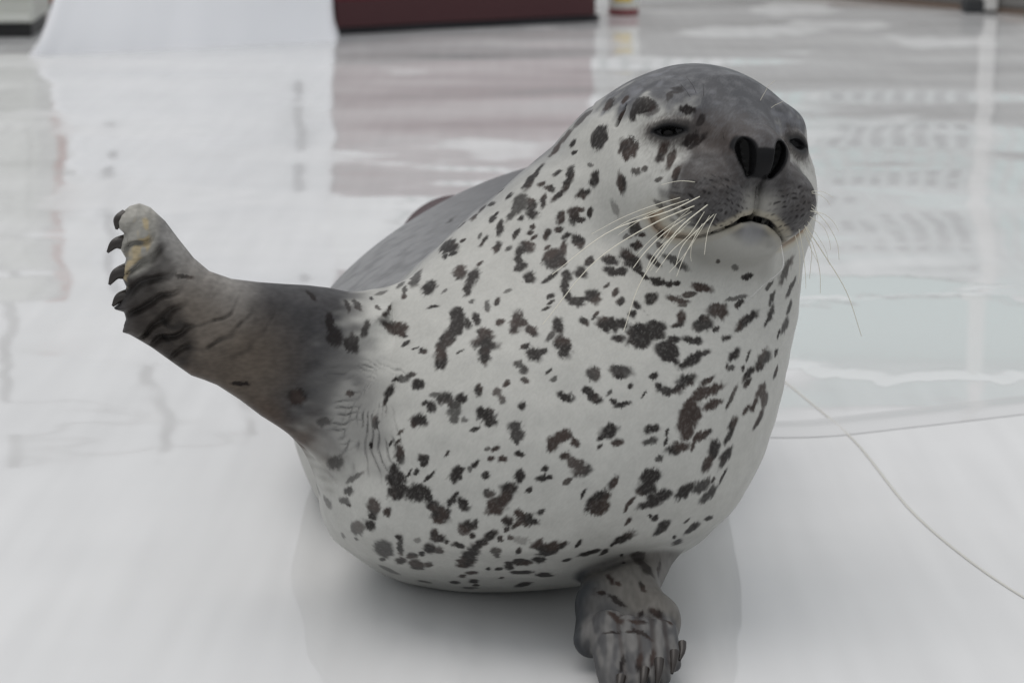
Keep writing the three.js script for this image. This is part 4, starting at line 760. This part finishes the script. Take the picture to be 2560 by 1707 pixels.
// claws and whiskers taper along a curve
function horn(points, r0, r1, seg = 14, sides = 10, flat = 1) {
  const g = new THREE.TubeGeometry(new THREE.CatmullRomCurve3(points.map((p) => new THREE.Vector3(...p))), seg, 1, sides), p = g.attributes.position, c = new THREE.CatmullRomCurve3(points.map((q) => new THREE.Vector3(...q)));
  for (let i = 0; i <= seg; i++) {
    const o = c.getPointAt(i / seg), r = lerp(r0, r1, Math.pow(i / seg, 1.3));
    for (let k = 0; k <= sides; k++) { const q = i * (sides + 1) + k; p.setXYZ(q, o.x + (p.getX(q) - o.x) * r, o.y + (p.getY(q) - o.y) * r, o.z + (p.getZ(q) - o.z) * r * flat); }
  }
  g.computeVertexNormals();
  return g;
}
const clawMat = mat([0.022, 0.017, 0.014], 0.35);
for (const [a, b, c, r] of [
  [[-0.3567, 0.3937, 0.108], [-0.3626, 0.3912, 0.112], [-0.3644, 0.3832, 0.115], 0.0075], [[-0.3558, 0.3701, 0.108], [-0.3664, 0.3694, 0.113], [-0.3734, 0.3618, 0.116], 0.0080], [[-0.3567, 0.3431, 0.108], [-0.3665, 0.3407, 0.113], [-0.3728, 0.3315, 0.116], 0.0080],
  [[-0.3559, 0.3192, 0.108], [-0.364, 0.3186, 0.113], [-0.3703, 0.3113, 0.116], 0.0074], [[-0.3528, 0.2981, 0.106], [-0.3563, 0.2961, 0.11], [-0.3603, 0.2911, 0.112], 0.0045],
  [[0.0953, 0.0233, 0.318], [0.0936, 0.0174, 0.327], [0.0912, 0.0075, 0.335], 0.0046], [[0.1162, 0.0274, 0.311], [0.1147, 0.0211, 0.322], [0.1123, 0.0115, 0.33], 0.0046], [[0.129, 0.0344, 0.306], [0.1281, 0.0255, 0.318], [0.1253, 0.0144, 0.326], 0.0046],
  [[0.1428, 0.039, 0.298], [0.1419, 0.0322, 0.307], [0.1398, 0.0244, 0.315], 0.0043], [[0.1506, 0.0426, 0.285], [0.1501, 0.0376, 0.294], [0.1472, 0.0323, 0.302], 0.0038]]) part('claw', horn([a, b, c], r, 0.0012), clawMat, seal);
const paleHair = mat([0.74, 0.71, 0.60], 0.4), darkHair = mat([0.05, 0.045, 0.045], 0.5);
function whisker(dark, a, b, c, d, r) { part('whisker', horn([a, b, c, d], r / 1400, r / 2400, 18, 6), dark ? darkHair : paleHair, seal); }
whisker(false, [0.1716, 0.4207, 0.1519], [0.1431, 0.4090, 0.1635], [0.0884, 0.3921, 0.1750], [0.0359, 0.3547, 0.1869], 0.75);
whisker(false, [0.1668, 0.4118, 0.1505], [0.1263, 0.3959, 0.1621], [0.0751, 0.3643, 0.1736], [0.0276, 0.3087, 0.1855], 0.8);
whisker(false, [0.1596, 0.3988, 0.1391], [0.1373, 0.3852, 0.1506], [0.1198, 0.3699, 0.1622], [0.1091, 0.3583, 0.1741], 0.7);
whisker(false, [0.1785, 0.4142, 0.1546], [0.1499, 0.3923, 0.1662], [0.1159, 0.3461, 0.1777], [0.1005, 0.3035, 0.1896], 0.8);
whisker(false, [0.1844, 0.4053, 0.1530], [0.1687, 0.3928, 0.1646], [0.1529, 0.3785, 0.1761], [0.1464, 0.3627, 0.1880], 0.55);
whisker(false, [0.1857, 0.4061, 0.1531], [0.1772, 0.3920, 0.1647], [0.1740, 0.3820, 0.1762], [0.1720, 0.3730, 0.1881], 0.4);
whisker(false, [0.1669, 0.4318, 0.1457], [0.1533, 0.4348, 0.1572], [0.1424, 0.4352, 0.1688], [0.1332, 0.4348, 0.1807], 0.5);
whisker(false, [0.1507, 0.4111, 0.1356], [0.1270, 0.4049, 0.1472], [0.1077, 0.3999, 0.1587], [0.0920, 0.3934, 0.1706], 0.6);
whisker(false, [0.1738, 0.3952, 0.1448], [0.1627, 0.3784, 0.1563], [0.1536, 0.3632, 0.1679], [0.1479, 0.3516, 0.1798], 0.5);
whisker(false, [0.1594, 0.3863, 0.1244], [0.1384, 0.3730, 0.1359], [0.1275, 0.3629, 0.1475], [0.1218, 0.3538, 0.1594], 0.6);
whisker(false, [0.1625, 0.4086, 0.1466], [0.1486, 0.3986, 0.1581], [0.1396, 0.3877, 0.1697], [0.1330, 0.3821, 0.1816], 0.35);
whisker(false, [0.1700, 0.3885, 0.1370], [0.1641, 0.3770, 0.1486], [0.1617, 0.3687, 0.1601], [0.1615, 0.3640, 0.1720], 0.35);
whisker(false, [0.2724, 0.4061, 0.1158], [0.2895, 0.3894, 0.1092], [0.3013, 0.3688, 0.1026], [0.3048, 0.3512, 0.0958], 0.55);
whisker(false, [0.2714, 0.3848, 0.1010], [0.2904, 0.3566, 0.0944], [0.3134, 0.3195, 0.0878], [0.3298, 0.2755, 0.0810], 0.8);
whisker(false, [0.2685, 0.3892, 0.1142], [0.2798, 0.3644, 0.1076], [0.2865, 0.3400, 0.1010], [0.2882, 0.3193, 0.0942], 0.6);
whisker(false, [0.2720, 0.3967, 0.1145], [0.2880, 0.3839, 0.1079], [0.2944, 0.3704, 0.1013], [0.2969, 0.3602, 0.0945], 0.45);
whisker(false, [0.2725, 0.4173, 0.1126], [0.2840, 0.4136, 0.1060], [0.2910, 0.4081, 0.0994], [0.2955, 0.4022, 0.0926], 0.4);
whisker(false, [0.2720, 0.4177, 0.1130], [0.2821, 0.4175, 0.1064], [0.2899, 0.4147, 0.0998], [0.2979, 0.4094, 0.0930], 0.4);
whisker(false, [0.2638, 0.3865, 0.1149], [0.2694, 0.3610, 0.1083], [0.2727, 0.3419, 0.1017], [0.2746, 0.3236, 0.0949], 0.5);
whisker(false, [0.2623, 0.3772, 0.1007], [0.2679, 0.3566, 0.0941], [0.2691, 0.3392, 0.0875], [0.2689, 0.3253, 0.0807], 0.45);
whisker(false, [0.2716, 0.4014, 0.1183], [0.2872, 0.3969, 0.1117], [0.2970, 0.3887, 0.1051], [0.3033, 0.3787, 0.0983], 0.45);
whisker(false, [0.2700, 0.3833, 0.0999], [0.2790, 0.3600, 0.0933], [0.2796, 0.3445, 0.0867], [0.2795, 0.3302, 0.0799], 0.5);
whisker(false, [0.2690, 0.3823, 0.1005], [0.2798, 0.3583, 0.0939], [0.2862, 0.3464, 0.0873], [0.2885, 0.3379, 0.0805], 0.45);
whisker(false, [0.2708, 0.3924, 0.1127], [0.2832, 0.3747, 0.1061], [0.2914, 0.3611, 0.0995], [0.2962, 0.3456, 0.0927], 0.4);
whisker(false, [0.2720, 0.4088, 0.1173], [0.2802, 0.4020, 0.1107], [0.2826, 0.3956, 0.1041], [0.2830, 0.3892, 0.0973], 0.3);
whisker(false, [0.2302, 0.4945, 0.0655], [0.2348, 0.5043, 0.0695], [0.2381, 0.5108, 0.0735], [0.2432, 0.5159, 0.0775], 0.45);
whisker(false, [0.2408, 0.4874, 0.0595], [0.2448, 0.4914, 0.0635], [0.2479, 0.4935, 0.0675], [0.2513, 0.4959, 0.0715], 0.45);
whisker(true, [0.1771, 0.5001, 0.0776], [0.1772, 0.5061, 0.0803], [0.1766, 0.5102, 0.0829], [0.1760, 0.5143, 0.0856], 0.3);
whisker(true, [0.1713, 0.5025, 0.0754], [0.1679, 0.5105, 0.0781], [0.1641, 0.5160, 0.0807], [0.1607, 0.5204, 0.0834], 0.3);
whisker(true, [0.1661, 0.4992, 0.0800], [0.1606, 0.5076, 0.0827], [0.1573, 0.5113, 0.0853], [0.1550, 0.5143, 0.0880], 0.3);
whisker(true, [0.1951, 0.4647, 0.1133], [0.1933, 0.4681, 0.1159], [0.1927, 0.4709, 0.1186], [0.1921, 0.4737, 0.1213], 0.3);
whisker(true, [0.2774, 0.3933, 0.0993], [0.2822, 0.3953, 0.1019], [0.2804, 0.3984, 0.1046], [0.2772, 0.4014, 0.1073], 0.3);
whisker(false, [0.1546, 0.4176, 0.1410], [0.1249, 0.4106, 0.1525], [0.0989, 0.4022, 0.1641], [0.0715, 0.3897, 0.1760], 0.5);
whisker(false, [0.1621, 0.4171, 0.1475], [0.1365, 0.4100, 0.1590], [0.1156, 0.4016, 0.1706], [0.0949, 0.3899, 0.1825], 0.5);
whisker(false, [0.1648, 0.4064, 0.1472], [0.1435, 0.3953, 0.1587], [0.1260, 0.3844, 0.1703], [0.1111, 0.3710, 0.1822], 0.45);
whisker(false, [0.1754, 0.4080, 0.1520], [0.1604, 0.3875, 0.1635], [0.1428, 0.3732, 0.1751], [0.1288, 0.3565, 0.1870], 0.55);
whisker(false, [0.1798, 0.4040, 0.1523], [0.1655, 0.3832, 0.1639], [0.1531, 0.3681, 0.1754], [0.1406, 0.3565, 0.1873], 0.4);
whisker(false, [0.1638, 0.3966, 0.1405], [0.1475, 0.3829, 0.1520], [0.1368, 0.3711, 0.1636], [0.1244, 0.3560, 0.1755], 0.4);

// beads of water on the breast and a strand of spit at the corner of the mouth
const water = mat([1, 1, 1], 0.03, { transmission: 1, thickness: 0.004, ior: 1.33 });
function bead(p, n, r) { const m = part('water_bead', new THREE.SphereGeometry(r, 18, 14), water, seal); m.position.set(p[0] + n[0] * r * 0.35, p[1] + n[1] * r * 0.35, p[2] + n[2] * r * 0.35); }
bead([0.0948, 0.2684, 0.1854], [0.0657, 0.5946, 0.8014], 0.0026);
bead([0.0895, 0.2697, 0.1849], [0.0626, 0.6057, 0.7932], 0.0009);
bead([0.0880, 0.2663, 0.1875], [0.0404, 0.5754, 0.8169], 0.0009);
bead([0.0903, 0.2637, 0.1892], [0.0676, 0.5784, 0.8129], 0.0007);
bead([0.1150, 0.2996, 0.1576], [0.0916, 0.6707, 0.7360], 0.0019);
bead([0.1180, 0.2963, 0.1600], [0.1548, 0.6311, 0.7601], 0.0009);
bead([0.1128, 0.2941, 0.1626], [0.1198, 0.6234, 0.7727], 0.0007);
bead([0.1240, 0.3090, 0.1460], [0.1422, 0.7475, 0.6488], 0.0008);
bead([0.1210, 0.3121, 0.1431], [0.1538, 0.7287, 0.6674], 0.0009);
bead([0.1195, 0.3030, 0.1535], [0.1513, 0.7100, 0.6877], 0.0006);
bead([0.1236, 0.2170, 0.2052], [0.2304, 0.2124, 0.9496], 0.0013);
bead([0.1211, 0.2130, 0.2067], [0.2441, 0.1943, 0.9501], 0.0007);
bead([0.0640, 0.1710, 0.2218], [-0.0080, -0.0626, 0.9980], 0.0007);
part('spit_strand', horn([[0.2510, 0.3653, 0.0971], [0.2532, 0.3426, 0.0915], [0.2347, 0.3286, 0.1028], [0.2169, 0.3149, 0.1157]], 0.0006, 0.0005, 18, 6), water, seal);


renderer.render(scene, camera);
